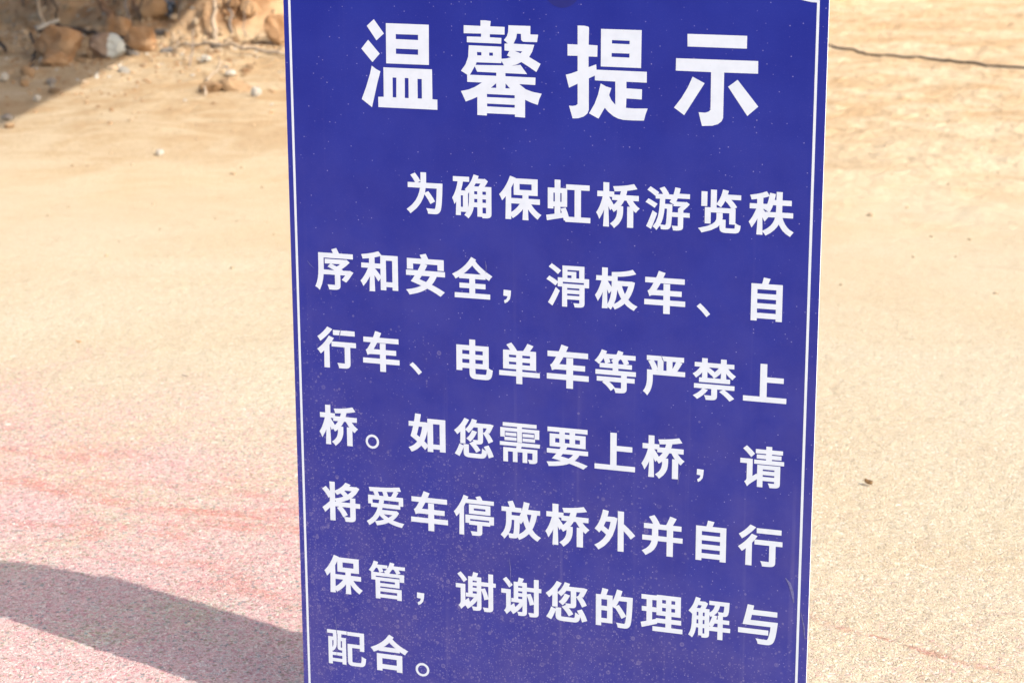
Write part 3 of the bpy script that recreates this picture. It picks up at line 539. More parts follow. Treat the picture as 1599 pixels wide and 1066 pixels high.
  [0,[[2959,4889,2936,4942,2917,4977,2895,5010,2872,5040,2830,5081,2866,5104,2883,5118,2914,5146,2959,5098,2987,5062,3014,5022,3037,4979,3065,4919],[3082,4821,3082,5100,3082,5101,3087,5096,3089,5096,2968,5096,2989,5139,2996,5158,3004,5189,3074,5188,3116,5185,3150,5177,3169,5167,3182,5153,3190,5138,3193,5121,3194,5102,3194,4821],[3187,4930,3241,5006,3278,5069,3314,5146,3413,5094,3377,5023,3336,4960,3280,4885],[2769,5206,2769,5379,2773,5419,2789,5451,2822,5473,2868,5484,2926,5487,3139,5487,3190,5482,3232,5465,3258,5433,3272,5389,3281,5317,3243,5306,3226,5300,3172,5268,3167,5347,3161,5376,3155,5386,3150,5389,3133,5390,2930,5390,2901,5390,2888,5388,2886,5387,2885,5386,2884,5376,2884,5206],[2895,5179,2958,5247,3001,5302,3044,5370,3137,5312,3093,5248,3046,5193,2984,5130],[3209,5227,3257,5312,3289,5383,3316,5465,3423,5423,3395,5344,3360,5272,3310,5187],[2680,5201,2648,5285,2618,5352,2575,5426,2679,5477,2721,5395,2751,5324,2781,5245],[2959,4644,2933,4710,2909,4757,2881,4800,2851,4839,2803,4887,2836,4912,2853,4928,2885,4958,2934,4904,2967,4862,2992,4825,3276,4825,3273,4833,3259,4862,3235,4907,3338,4928,3368,4872,3393,4820,3426,4749,3351,4730,3336,4732,3042,4732,3041,4735,3051,4711,3066,4671],[2792,4639,2751,4713,2713,4769,2671,4822,2626,4870,2564,4923,2591,4952,2606,4971,2633,5008,2682,4963,2711,4934,2703,4937,2698,5193,2811,5193,2811,4814,2835,4779,2862,4735,2895,4675]]],
  [0,[[3679,4865,3679,4935,3916,4935,3916,4865],[3658,4962,3658,5033,3917,5033,3917,4962],[4047,4962,4047,5034,4313,5034,4313,4962],[4047,4865,4047,4935,4290,4935,4290,4865],[3567,4763,3567,4964,3666,4964,3666,4838,3930,4838,3930,5058,4033,5058,4033,4838,4302,4838,4302,4964,4403,4964,4403,4763,4033,4763,4033,4732,4346,4732,4346,4652,3622,4652,3622,4732,3930,4732,3930,4763],[3630,5187,3630,5492,3732,5492,3732,5269,3837,5269,3837,5487,3937,5487,3937,5269,4046,5269,4046,5487,4146,5487,4146,5269,4258,5269,4258,5411,4258,5415,4261,5411,4261,5411,4159,5411,4175,5447,4183,5466,4191,5494,4252,5494,4292,5490,4324,5481,4340,5472,4352,5460,4358,5446,4361,5431,4362,5412,4362,5187,4011,5187,4027,5146,4415,5146,4415,5065,3557,5065,3557,5146,3919,5146,3906,5187]]],
  [0,[[5119,5213,5118,5215,5097,5242,5073,5266,5046,5287,5023,5303,4967,5289,4899,5275,4862,5267,4903,5213],[4624,4797,4624,5071,4859,5071,4859,5071,4844,5098,4833,5116,4564,5116,4564,5213,4766,5213,4755,5228,4723,5268,4672,5326,4784,5348,4859,5364,4887,5365,4875,5363,4814,5377,4747,5388,4673,5396,4557,5405,4584,5447,4592,5466,4604,5500,4726,5488,4819,5474,4903,5455,4980,5433,5040,5408,5142,5437,5239,5468,5338,5505,5429,5422,5317,5383,5223,5355,5155,5336,5160,5332,5189,5304,5215,5273,5238,5239,5252,5213,5436,5213,5436,5116,4966,5116,5002,5053,4977,5059,5382,5071,5382,4797,5161,4797,5161,4755,5421,4755,5421,4658,4578,4658,4578,4755,4829,4755,4829,4797],[4946,4755,5044,4755,5044,4797,4946,4797],[4741,4890,4829,4890,4829,4980,4741,4980],[4946,4890,5044,4890,5044,4980,4946,4980],[5161,4890,5263,4890,5263,4980,5161,4980]]],
  [0,[[5898,4663,5898,5344,5572,5344,5572,5454,6416,5454,6416,5344,6031,5344,6031,5043,6356,5043,6356,4932,6031,4932,6031,4663]]],
  [0,[[6972,5098,6972,5189,6969,5239,6959,5290,6937,5342,6901,5391,6829,5453,6865,5483,6881,5498,6912,5537,7003,5455,7048,5389,7077,5321,7091,5254,7095,5192,7095,5098],[7176,5099,7176,5513,7301,5513,7301,5099],[6869,4876,6869,4982,6980,4982,6977,4989,6951,5024,6923,5056,6891,5085,6832,5125,6862,5160,6876,5179,6903,5221,6977,5165,7021,5124,7059,5077,7092,5026,7114,4982,7160,4982,7181,5022,7213,5072,7250,5119,7289,5161,7351,5215,7382,5174,7396,5157,7430,5125,7377,5086,7348,5057,7319,5023,7292,4987,7290,4982,7408,4982,7408,4876,7153,4876,7157,4864,7168,4820,7175,4788,7221,4781,7286,4769,7380,4747,7312,4650,7185,4679,7055,4697,6885,4713,6903,4757,6909,4775,6916,4812,7047,4802,7045,4814,7035,4854,7027,4876],[6689,4642,6689,4816,6566,4816,6566,4924,6677,4924,6666,4971,6642,5046,6615,5117,6585,5180,6546,5245,6566,5276,6577,5298,6610,5374,6680,5249,6717,5158,6710,5115,6689,5516,6809,5516,6794,5077,6775,5072,6796,5114,6831,5191,6912,5092,6877,5032,6836,4968,6809,4929,6809,4924,6911,4924,6911,4816,6809,4816,6809,4642]]],
  [1,[[7681,5370,7759,5380,7738,5438,7693,5467,7708,5525,7759,5493,7801,5435,7816,5354,7822,5257,7687,5251]]],
  [0,[[8605,4730,8667,4788,8713,4836,8767,4899,8843,4821,8795,4767,8745,4720,8677,4661],[8552,4931,8552,5030,8686,5030,8686,5336,8684,5357,8677,5373,8669,5386,8662,5393,8639,5412,8661,5441,8673,5461,8697,5510,8741,5461,8793,5418,8918,5322,8905,5294,8898,5275,8882,5226,8800,5288,8800,4931],[9005,5245,9236,5245,9236,5283,9005,5283],[9005,5163,9005,5129,9236,5129,9236,5163],[9063,4652,9063,4721,8856,4721,8856,4807,9063,4807,9063,4829,8878,4829,8878,4913,9063,4913,9063,4940,8829,4940,8829,5026,9422,5026,9422,4940,9179,4940,9179,4913,9367,4913,9367,4829,9179,4829,9179,4807,9394,4807,9394,4721,9179,4721,9179,4652],[8893,5043,8893,5503,9005,5503,9005,5367,9236,5367,9236,5410,9236,5414,9240,5410,9242,5409,9110,5408,9129,5450,9136,5469,9143,5501,9221,5500,9267,5497,9303,5488,9323,5478,9337,5464,9345,5449,9349,5432,9350,5413,9350,5043]]],
  [0,[[-98,6907,-37,6978,2,7034,43,7109,148,7046,107,6977,63,6920,1,6852],[205,6660,205,6772,-152,6772,-152,6877,205,6877,205,7099,204,7102,211,7096,212,7096,58,7095,79,7145,86,7165,94,7201,182,7200,232,7197,275,7188,298,7177,314,7161,323,7143,328,7123,329,7101,329,6877,435,6877,435,6772,329,6772,329,6660],[-428,6509,-369,6575,-328,6628,-282,6703,-255,6678,-258,6774,-310,6821,-367,6872,-431,6926,-367,7027,-254,6914,-258,7201,-135,7201,-135,6332,-258,6332,-247,6559,-237,6557,-280,6506,-343,6441],[-26,6557,23,6603,50,6632,56,6640,17,6658,-51,6680,-157,6706,-126,6746,-117,6764,-99,6800,43,6758,161,6707,265,6641,353,6555,426,6439,352,6399,331,6404,199,6404,183,6422,198,6403,229,6362,109,6326,66,6382,25,6422,-23,6460,-76,6494,-164,6537,-127,6571,-112,6585,-87,6616,-7,6574,50,6537,97,6502,249,6502,252,6499,227,6527,198,6553,167,6578,156,6586,146,6574,114,6542,66,6500]]],
  [0,[[1332,6307,1126,6334,897,6351,639,6361,651,6399,656,6418,661,6450,818,6446,960,6439,1100,6429,1230,6416,1366,6397],[1210,6391,1185,6450,1161,6497,1140,6533,1078,6533,1070,6507,1056,6463,1035,6405,945,6436,974,6533,876,6533,867,6508,852,6466,828,6410,741,6447,758,6491,769,6523,772,6533,621,6533,621,6727,721,6727,721,6627,1311,6627,1311,6727,1412,6727,1412,6533,1249,6533,1257,6522,1280,6482,1310,6426],[972,6937,1159,6938,1149,6950,1109,6984,1073,7008,1031,6983,986,6949],[876,6616,859,6704,685,6704,685,6798,834,6798,810,6866,769,6947,720,7015,662,7072,578,7129,605,7160,619,7180,641,7216,716,7162,768,7116,814,7064,854,7006,875,6969,896,6994,945,7037,973,7057,935,7072,865,7092,765,7112,788,7150,799,7171,813,7204,918,7178,1003,7149,1074,7116,1119,7137,1176,7157,1235,7175,1297,7189,1376,7203,1391,7170,1403,7149,1430,7109,1311,7091,1226,7070,1176,7053,1189,7042,1224,7010,1257,6974,1285,6935,1316,6882,1261,6838,1240,6843,930,6843,944,6798,1346,6798,1346,6704,968,6704,982,6632]]],
  [0,[[1688,6856,1737,6835,1760,6831,1803,6830,1969,6830,1969,6918,1586,6918,1586,7029,1969,7029,1969,7197,2101,7197,2101,7029,2407,7029,2407,6918,2101,6918,2101,6830,2335,6830,2335,6721,2101,6721,2101,6586,1969,6586,1969,6721,1829,6721,1844,6698,1881,6633,1910,6577,2391,6577,2391,6467,1963,6467,1965,6462,1982,6425,2006,6364,1873,6327,1849,6394,1832,6438,1820,6467,1600,6467,1600,6577,1768,6577,1758,6599,1735,6642,1719,6669,1698,6702,1679,6726,1650,6745,1665,6783,1674,6807]]],
  [0,[[2981,6589,3235,6589,3235,6635,2981,6635],[2874,6508,2874,6716,3344,6716,3344,6508],[2794,6742,2794,6923,2897,6923,2897,6831,3315,6831,3315,6923,3420,6923,3420,6742],[3019,6338,3040,6375,3052,6398,3052,6399,2808,6399,2808,6489,3420,6489,3420,6399,3171,6399,3162,6379,3145,6348,3120,6308],[2874,6868,2874,6956,3052,6956,3052,7099,3052,7103,3055,7100,3055,7100,2907,7099,2926,7140,2933,7159,2941,7190,3022,7190,3072,7187,3114,7181,3136,7171,3151,7157,3159,7141,3163,7123,3164,7102,3164,6956,3337,6956,3337,6868],[2759,6313,2722,6411,2684,6490,2642,6565,2596,6632,2540,6700,2559,6730,2572,6755,2597,6805,2645,6748,2672,6713,2666,6710,2657,7193,2764,7193,2764,6566,2796,6502,2828,6431,2862,6345]]],
  [0,[[3717,6361,3742,6420,3757,6460,3775,6519,3889,6481,3870,6428,3854,6387,3827,6329],[3586,6475,3586,6576,3686,6576,3686,6732,3684,6804,3676,6877,3656,6951,3624,7021,3564,7101,3598,7126,3613,7140,3650,7179,3731,7072,3770,6989,3793,6906,3804,6819,3806,6733,3806,6749,3862,6749,3856,6913,3848,7017,3838,7056,3839,7055,3842,7053,3840,7054,3721,7048,3741,7096,3745,7115,3751,7151,3813,7153,3846,7152,3873,7151,3902,7145,3927,7132,3947,7110,3961,7079,3969,7030,3975,6954,3979,6845,3982,6699,3983,6647,3806,6647,3806,6576,4021,6576,4021,6475],[4130,6598,4232,6598,4225,6635,4212,6693,4197,6747,4179,6798,4185,6794,4191,6797,4173,6747,4158,6694,4145,6639,4134,6585],[4071,6332,4049,6440,4027,6522,4000,6599,3968,6667,3921,6739,3951,6767,3968,6784,4007,6827,4051,6764,4073,6727,4060,6738,4060,6770,4088,6851,4116,6914,4093,6944,4059,6980,4021,7013,3978,7042,3904,7081,3933,7116,3945,7135,3967,7176,4044,7132,4091,7101,4133,7067,4171,7029,4179,7019,4187,7029,4220,7067,4257,7101,4297,7131,4364,7171,4391,7132,4405,7114,4439,7080,4372,7043,4336,7015,4303,6984,4273,6947,4252,6917,4277,6869,4303,6805,4325,6736,4343,6661,4355,6598,4421,6598,4421,6496,4161,6496,4167,6474,4179,6424,4194,6353]]],
  [0,[[4987,6764,4987,6857,4984,6908,4972,6961,4949,7013,4911,7063,4834,7126,4873,7156,4889,7172,4922,7212,5019,7129,5068,7061,5098,6992,5113,6923,5118,6860,5118,6764],[5204,6766,5204,7187,5338,7187,5338,6766],[4877,6539,4877,6647,4995,6647,4991,6653,4965,6689,4934,6722,4900,6751,4838,6792,4869,6828,4884,6847,4913,6890,4992,6833,5038,6791,5079,6743,5115,6691,5138,6647,5187,6647,5209,6687,5244,6738,5282,6786,5324,6828,5391,6884,5424,6842,5439,6825,5474,6792,5418,6752,5387,6723,5356,6689,5328,6651,5325,6647,5452,6647,5452,6539,5180,6539,5184,6526,5195,6481,5202,6448,5252,6441,5321,6429,5421,6407,5349,6308,5213,6338,5075,6356,4894,6372,4913,6418,4919,6436,4927,6473,5067,6463,5064,6475,5053,6516,5046,6539],[4685,6300,4685,6477,4554,6477,4554,6587,4673,6587,4660,6635,4635,6712,4606,6784,4574,6849,4533,6914,4554,6946,4566,6968,4601,7045,4675,6918,4715,6826,4707,6782,4685,7190,4813,7190,4797,6743,4777,6738,4799,6781,4836,6860,4923,6758,4885,6697,4841,6632,4813,6593,4813,6587,4921,6587,4921,6477,4813,6477,4813,6300]]],
  [0,[[5757,6311,5731,6426,5705,6512,5674,6591,5638,6661,5583,6740,5621,6767,5639,6782,5681,6819,5728,6751,5755,6706,5779,6656,5802,6603,5817,6563,5918,6563,5907,6625,5886,6705,5874,6739,5868,6734,5823,6700,5757,6654,5686,6737,5754,6788,5800,6826,5825,6849,5797,6898,5756,6953,5710,7001,5660,7042,5576,7094,5618,7130,5635,7148,5666,7189,5798,7091,5890,6984,5966,6850,6022,6686,6063,6474,5987,6449,5968,6453,5852,6453,5855,6442,5865,6400,5880,6335],[6070,6317,6070,7181,6197,7181,6194,6731,6213,6753,6276,6817,6343,6897,6437,6812,6362,6731,6285,6659,6189,6576,6196,6571,6197,6317]]],
  [0,[[7091,6615,7091,6758,6914,6758,6914,6759,6914,6615],[7155,6315,7124,6397,7097,6460,7074,6506,6615,6506,6615,6615,6784,6615,6784,6758,6784,6758,6583,6758,6583,6866,6774,6866,6768,6897,6747,6949,6714,6998,6666,7044,6574,7101,6611,7135,6626,7153,6654,7193,6769,7119,6832,7055,6874,6987,6899,6917,6907,6866,7091,6866,7091,7173,7221,7173,7221,6866,7418,6866,7418,6758,7221,6758,7221,6615,7392,6615,7392,6506,7213,6506,7222,6488,7251,6433,7289,6355],[6717,6363,6767,6437,6797,6490,6828,6563,6948,6509,6915,6441,6880,6386,6830,6317]]],
  [0,[[7810,6742,8183,6742,8183,6825,7810,6825],[7810,6634,7810,6549,8183,6549,8183,6634],[7810,6932,8183,6932,8183,7016,7810,7016],[7930,6314,7918,6374,7907,6415,7900,6440,7689,6440,7689,7173,7810,7173,7810,7124,8183,7124,8183,7169,8306,7169,8306,6440,8024,6440,8062,6334]]],
  [0,[[8917,6363,8917,6469,9413,6469,9413,6363],[8788,6302,8744,6357,8707,6397,8665,6437,8621,6473,8557,6520,8583,6552,8596,6570,8624,6613,8701,6555,8751,6512,8801,6466,8846,6418,8904,6350],[8878,6606,8878,6711,9176,6711,9176,7053,9175,7057,9181,7052,9180,7053,9154,7053,9106,7053,9003,7050,9026,7101,9033,7122,9041,7158,9143,7158,9200,7155,9247,7147,9271,7134,9288,7118,9298,7100,9303,7079,9304,7056,9304,6711,9438,6711,9438,6606],[8821,6491,8769,6567,8723,6624,8673,6678,8620,6727,8548,6785,8578,6818,8595,6838,8627,6879,8685,6830,8720,6798,8707,6805,8702,7164,8829,7164,8829,6683,8858,6646,8892,6600,8936,6533]]],
  [0,[[-2,8134,248,8134,248,8251,-2,8251],[-124,8029,-124,8357,59,8357,59,8421,-186,8421,-186,8528,3,8528,-9,8546,-51,8597,-97,8643,-145,8682,-221,8730,-186,8765,-172,8782,-144,8823,-68,8769,-17,8726,31,8675,76,8620,70,8611,59,8848,183,8848,171,8608,164,8617,206,8673,252,8725,300,8770,373,8825,403,8784,418,8766,451,8731,380,8683,334,8644,290,8597,251,8547,239,8528,419,8528,419,8421,183,8421,183,8357,373,8357,373,8029],[-199,7982,-240,8083,-278,8158,-320,8229,-366,8292,-427,8362,-406,8396,-394,8419,-366,8480,-303,8409,-272,8370,-287,8376,-297,8845,-175,8845,-175,8220,-147,8167,-118,8105,-83,8020]]],
  [0,[[750,8371,750,8859,855,8859,855,8829,1239,8829,1239,8857,1342,8857,1342,8610,855,8610,855,8577,1296,8577,1296,8371],[1239,8749,855,8749,855,8690,1239,8690],[945,8212,969,8264,654,8264,654,8438,757,8438,757,8344,1298,8344,1298,8438,1403,8438,1403,8264,1078,8264,1071,8248,1058,8224,1038,8192],[855,8450,1193,8450,1193,8499,855,8499],[717,8008,698,8066,680,8109,659,8149,635,8186,598,8230,686,8280,720,8235,744,8197,763,8164,797,8164,812,8191,828,8224,844,8268,935,8236,921,8199,907,8171,903,8164,1027,8164,1027,8087,797,8087,818,8028],[1085,8010,1071,8060,1057,8096,1040,8130,1021,8160,989,8200,1024,8218,1043,8229,1073,8249,1102,8212,1120,8186,1132,8165,1170,8165,1191,8193,1212,8228,1234,8272,1321,8233,1302,8197,1284,8170,1281,8165,1425,8165,1425,8087,1167,8087,1168,8085,1176,8064,1187,8028]]],
  [1,[[1686,8736,1779,8747,1754,8807,1701,8837,1718,8898,1779,8864,1829,8804,1847,8720,1854,8619,1693,8612]]],
  [0,[[2601,8077,2655,8138,2697,8190,2742,8254,2820,8186,2779,8131,2735,8081,2677,8020],[3120,8363,3155,8450,3179,8524,3197,8605,3293,8574,3275,8499,3249,8424,3212,8338],[2566,8291,2566,8385,2672,8385,2672,8688,2665,8726,2648,8754,2624,8781,2646,8805,2660,8822,2685,8862,2722,8819,2769,8776,2878,8681,2869,8658,2863,8638,2850,8590,2776,8653,2777,8291],[2941,8310,3031,8310,3031,8351,2941,8351],[2941,8230,2941,8192,3031,8192,3031,8230],[2941,8431,3031,8431,3031,8482,2941,8482],[2788,8482,2788,8569,2967,8569,2949,8597,2912,8643,2870,8686,2826,8724,2766,8767,2791,8793,2804,8811,2827,8842,2895,8790,2944,8745,2991,8696,3033,8642,3040,8617,3031,8774,3030,8780,3033,8777,3035,8777,2914,8776,2933,8815,2939,8835,2946,8864,3016,8863,3058,8860,3091,8852,3109,8841,3121,8827,3128,8812,3131,8796,3132,8776,3132,8107,3032,8107,3066,8022,2954,8001,2945,8048,2936,8083,2929,8107,2841,8107,2841,8482],[3287,8012,3287,8206,3121,8206,3121,8298,3287,8298,3287,8770,3286,8777,3289,8774,3288,8774,3162,8773,3180,8814,3188,8835,3196,8865,3268,8864,3313,8861,3349,8852,3367,8841,3380,8827,3388,8812,3392,8793,3393,8772,3393,8298,3451,8298,3451,8206,3393,8206,3393,8012]]],
  [0,[[3607,8079,3660,8139,3701,8191,3746,8254,3823,8187,3782,8133,3739,8083,3682,8023],[4120,8361,4155,8448,4178,8520,4196,8600,4291,8570,4273,8495,4247,8422,4211,8337],[3572,8290,3572,8384,3677,8384,3677,8682,3670,8719,3653,8747,3629,8774,3651,8797,3665,8814,3690,8854,3726,8811,3772,8769,3880,8676,3871,8652,3865,8633,3853,8585,3779,8648,3781,8290],[3943,8309,4032,8309,4032,8350,3943,8350],[3943,8230,3943,8193,4032,8193,4032,8230],[3943,8429,4032,8429,4032,8479,3943,8479],[3791,8479,3791,8565,3968,8565,3951,8592,3914,8638,3873,8680,3829,8718,3769,8760,3794,8786,3808,8803,3830,8835,3897,8783,3946,8739,3992,8690,4034,8637,4040,8612,4032,8767,4031,8773,4034,8770,4035,8770,3916,8769,3935,8807,3941,8827,3947,8856,4017,8855,4058,8852,4091,8844,4109,8833,4121,8820,4128,8805,4131,8789,4132,8769,4132,8109,4033,8109,4067,8025,3956,8005,3947,8051,3938,8086,3931,8109,3844,8109,3844,8479],[4285,8016,4285,8207,4121,8207,4121,8298,4285,8298,4285,8764,4284,8770,4287,8767,4286,8767,4161,8766,4179,8806,4187,8828,4195,8857,4266,8856,4311,8852,4346,8844,4364,8833,4377,8820,4385,8804,4389,8786,4390,8765,4390,8298,4447,8298,4447,8207,4390,8207,4390,8016]]],
  [0,[[4953,8239,4930,8293,4910,8329,4888,8363,4863,8394,4820,8437,4856,8461,4874,8475,4907,8504,4954,8455,4983,8417,5011,8376,5036,8332,5065,8270],[5082,8169,5082,8456,5082,8458,5088,8453,5090,8452,4964,8452,4985,8496,4992,8516,5001,8548,5074,8547,5117,8544,5153,8536,5173,8525,5187,8511,5195,8495,5198,8478,5199,8459,5199,8169],[5192,8282,5248,8360,5287,8425,5325,8504,5427,8450,5390,8377,5347,8312,5288,8235],[4756,8565,4756,8744,4760,8785,4776,8818,4811,8841,4859,8852,4919,8855,5142,8855,5195,8851,5239,8833,5266,8800,5281,8755,5290,8680,5250,8669,5233,8662,5177,8630,5171,8711,5165,8741,5158,8752,5153,8754,5135,8756,4923,8756,4893,8755,4879,8753,4878,8753,4877,8751,4876,8740,4876,8565],[4887,8538,4953,8608,4998,8665,5042,8735,5139,8675,5094,8609,5045,8552,4979,8487],[5215,8587,5265,8675,5298,8748,5327,8833,5438,8789,5409,8708,5372,8634,5321,8546],[4662,8561,4629,8648,4598,8717,4553,8793,4661,8846,4705,8761,4737,8688,4768,8606],[4954,7987,4926,8054,4902,8102,4873,8148,4841,8188,4791,8237,4825,8263,4843,8279,4876,8310,4928,8254,4962,8212,4988,8173,5285,8173,5281,8181,5267,8211,5241,8258,5349,8280,5381,8222,5407,8168,5441,8094,5363,8075,5348,8077,5040,8077,5039,8080,5050,8056,5065,8014],[4780,7982,4737,8058,4697,8116,4653,8170,4606,8219,4541,8274,4569,8304,4585,8323,4613,8361,4665,8315,4695,8285,4686,8288,4681,8553,4799,8553,4799,8161,4825,8125,4852,8081,4887,8018]]],
  [0,[[6013,8402,6074,8489,6120,8560,6168,8646,6269,8582,6221,8505,6172,8434,6107,8347],[5756,8015,5743,8082,5731,8131,5722,8162,5620,8162,5620,8846,5737,8846,5737,8776,5976,8776,5976,8162,5841,8162,5884,8038],[5737,8262,5860,8262,5860,8406,5737,8406],[5737,8676,5737,8505,5860,8505,5860,8676],[6066,8012,6042,8105,6019,8174,5993,8238,5964,8296,5920,8363,5957,8387,5976,8400,6017,8432,6062,8361,6090,8307,6110,8261,6280,8261,6274,8426,6266,8564,6256,8660,6245,8721,6232,8747,6229,8750,6228,8750,6220,8751,6192,8751,6148,8749,6050,8743,6076,8791,6083,8814,6089,8849,6161,8852,6207,8853,6246,8851,6281,8845,6312,8830,6338,8803,6358,8760,6372,8690,6383,8581,6392,8425,6400,8214,6401,8160,6148,8160,6153,8145,6166,8101,6182,8038]]],
  [0,[[7017,8294,7096,8294,7096,8371,7017,8371],[7209,8294,7288,8294,7288,8371,7209,8371],[7017,8125,7096,8125,7096,8200,7017,8200],[7209,8125,7288,8125,7288,8200,7209,8200],[6822,8721,6822,8823,7449,8823,7449,8721,7214,8721,7214,8636,7419,8636,7419,8535,7214,8535,7214,8469,7407,8469,7407,8026,6901,8026,6901,8469,7091,8469,7091,8535,6890,8535,6890,8636,7091,8636,7091,8721],[6570,8659,6597,8768,6921,8657,6903,8550,6811,8581,6811,8409,6900,8409,6900,8306,6811,8306,6811,8149,6913,8149,6913,8046,6583,8046,6583,8149,6692,8149,6692,8306,6592,8306,6592,8409,6692,8409,6692,8621]]],
  [0,[[7773,8291,7773,8371,7737,8371,7737,8291],[7864,8291,7901,8291,7901,8371,7864,8371],[7736,8207,7740,8199,7755,8166,7765,8142,7837,8142,7833,8154,7819,8186,7809,8207],[7714,7970,7691,8051,7668,8114,7640,8173,7610,8225,7565,8283,7595,8305,7613,8320,7644,8348,7644,8338,7638,8465,7637,8530,7632,8598,7621,8667,7602,8735,7568,8807,7599,8824,7616,8835,7650,8862,7682,8801,7700,8757,7713,8710,7722,8663,7727,8629,7773,8629,7773,8797,7864,8797,7864,8629,7901,8629,7901,8751,7900,8753,7905,8748,7908,8748,7817,8748,7834,8787,7839,8807,7845,8838,7904,8837,7938,8833,7967,8823,7988,8804,7997,8781,7999,8753,7999,8207,7916,8207,7925,8188,7945,8144,7966,8090,7905,8051,7887,8056,7796,8056,7815,7993],[7773,8454,7773,8543,7735,8543,7737,8465,7737,8454],[7864,8454,7901,8454,7901,8543,7864,8543],[8062,8318,8048,8379,8035,8423,8019,8464,8002,8501,7972,8548,8006,8565,8024,8575,8058,8597,8084,8552,8100,8522,8111,8498,8171,8498,8171,8577,7992,8577,7992,8670,8171,8670,8171,8845,8277,8845,8277,8670,8431,8670,8431,8577,8277,8577,8277,8498,8408,8498,8408,8407,8277,8407,8277,8320,8171,8320,8171,8407,8143,8407,8144,8402,8151,8377,8160,8337],[7991,8021,7991,8110,8108,8110,8102,8140,8084,8186,8059,8224,8026,8257,7965,8294,7992,8321,8003,8336,8023,8368,8102,8318,8148,8272,8180,8218,8201,8161,8213,8110,8301,8110,8296,8180,8289,8230,8281,8249,8282,8248,8282,8248,8275,8249,8166,8244,8182,8282,8187,8302,8192,8332,8247,8335,8280,8335,8305,8334,8331,8329,8353,8319,8369,8303,8382,8281,8390,8251,8397,8206,8402,8144,8406,8063,8407,8021]]],
  [0,[[8591,8514,8591,8623,9206,8623,9206,8514],[8776,7998,8745,8153,8715,8289,8679,8434,8773,8435,8787,8435,9249,8435,9240,8518,9226,8600,9212,8660,9196,8701,9183,8719,9182,8720,9177,8721,9163,8721,9125,8721,9069,8719,8950,8711,8981,8764,8988,8785,8996,8825,9085,8829,9141,8831,9185,8830,9225,8825,9261,8812,9293,8789,9319,8752,9339,8700,9357,8623,9373,8519,9388,8384,9393,8327,8841,8327,8866,8214,9378,8214,9378,8104,8888,8104,8906,8012]]],
  [0,[[65,9721,65,9807,353,9807,353,9998,68,9998,68,10391,72,10433,85,10466,111,10489,150,10501,200,10504,360,10504,411,10498,449,10475,472,10438,485,10384,493,10302,459,10291,437,10282,392,10257,388,10344,382,10386,374,10409,366,10416,353,10418,208,10418,189,10418,180,10416,177,10413,174,10406,173,10390,173,10084,353,10084,353,10144,456,10144,456,9721],[-288,10303,-61,10303,-61,10372,-288,10372],[-288,10231,-288,9957,-259,9957,-259,10014,-260,10043,-266,10073,-276,10103,-294,10131,-328,10165,-306,10180,-296,10189,-274,10211,-228,10162,-206,10125,-193,10088,-186,10051,-184,10016,-184,9957,-166,9957,-166,10112,-165,10134,-159,10151,-145,10165,-124,10171,-100,10173,-53,10173,-61,10173,-61,10231],[-405,9716,-405,9798,-269,9798,-269,9877,-381,9877,-381,10509,-288,10509,-288,10448,-61,10448,-61,10497,32,10497,32,9877,-75,9877,-75,9798,54,9798,54,9716],[-182,9877,-182,9798,-162,9798,-162,9877],[-91,9957,-61,9957,-61,10110,-51,10111,-56,10112,-61,10112,-95,10112,-93,10112,-90,10116,-91,10110]]],
  [0,[[1035,9662,963,9758,893,9828,812,9892,724,9946,600,10005,638,10044,652,10062,677,10102,747,10068,791,10044,788,10046,788,10064,1275,10064,1275,10032,1273,10030,1320,10057,1395,10095,1419,10052,1432,10034,1469,9995,1361,9945,1288,9904,1220,9859,1156,9807,1110,9761,1140,9717],[903,9963,932,9948,999,9889,1037,9849,1081,9892,1151,9950,1181,9964],[744,10123,744,10518,870,10518,870,10469,1200,10469,1200,10514,1329,10514,1329,10123],[870,10363,870,10228,1200,10228,1200,10363]]],
  [2,[[1788,10218,1738,10226,1696,10248,1662,10281,1639,10323,1631,10372,1639,10420,1662,10463,1696,10496,1738,10518,1788,10526,1837,10518,1881,10496,1915,10463,1937,10420,1945,10372,1937,10323,1915,10281,1881,10248,1837,10226],[1788,10474,1755,10469,1727,10455,1704,10433,1689,10404,1684,10372,1689,10340,1704,10312,1727,10290,1755,10275,1788,10270,1821,10275,1850,10290,1872,10312,1887,10340,1892,10372,1887,10404,1872,10433,1850,10455,1821,10469]]]
]
for cs in TITLE:
    glyph('title_character', cs, True, board)
for code, cs in BODY:
    nm = ('character', 'comma', 'full_stop')[code]
    glyph(nm, cs, False, board)

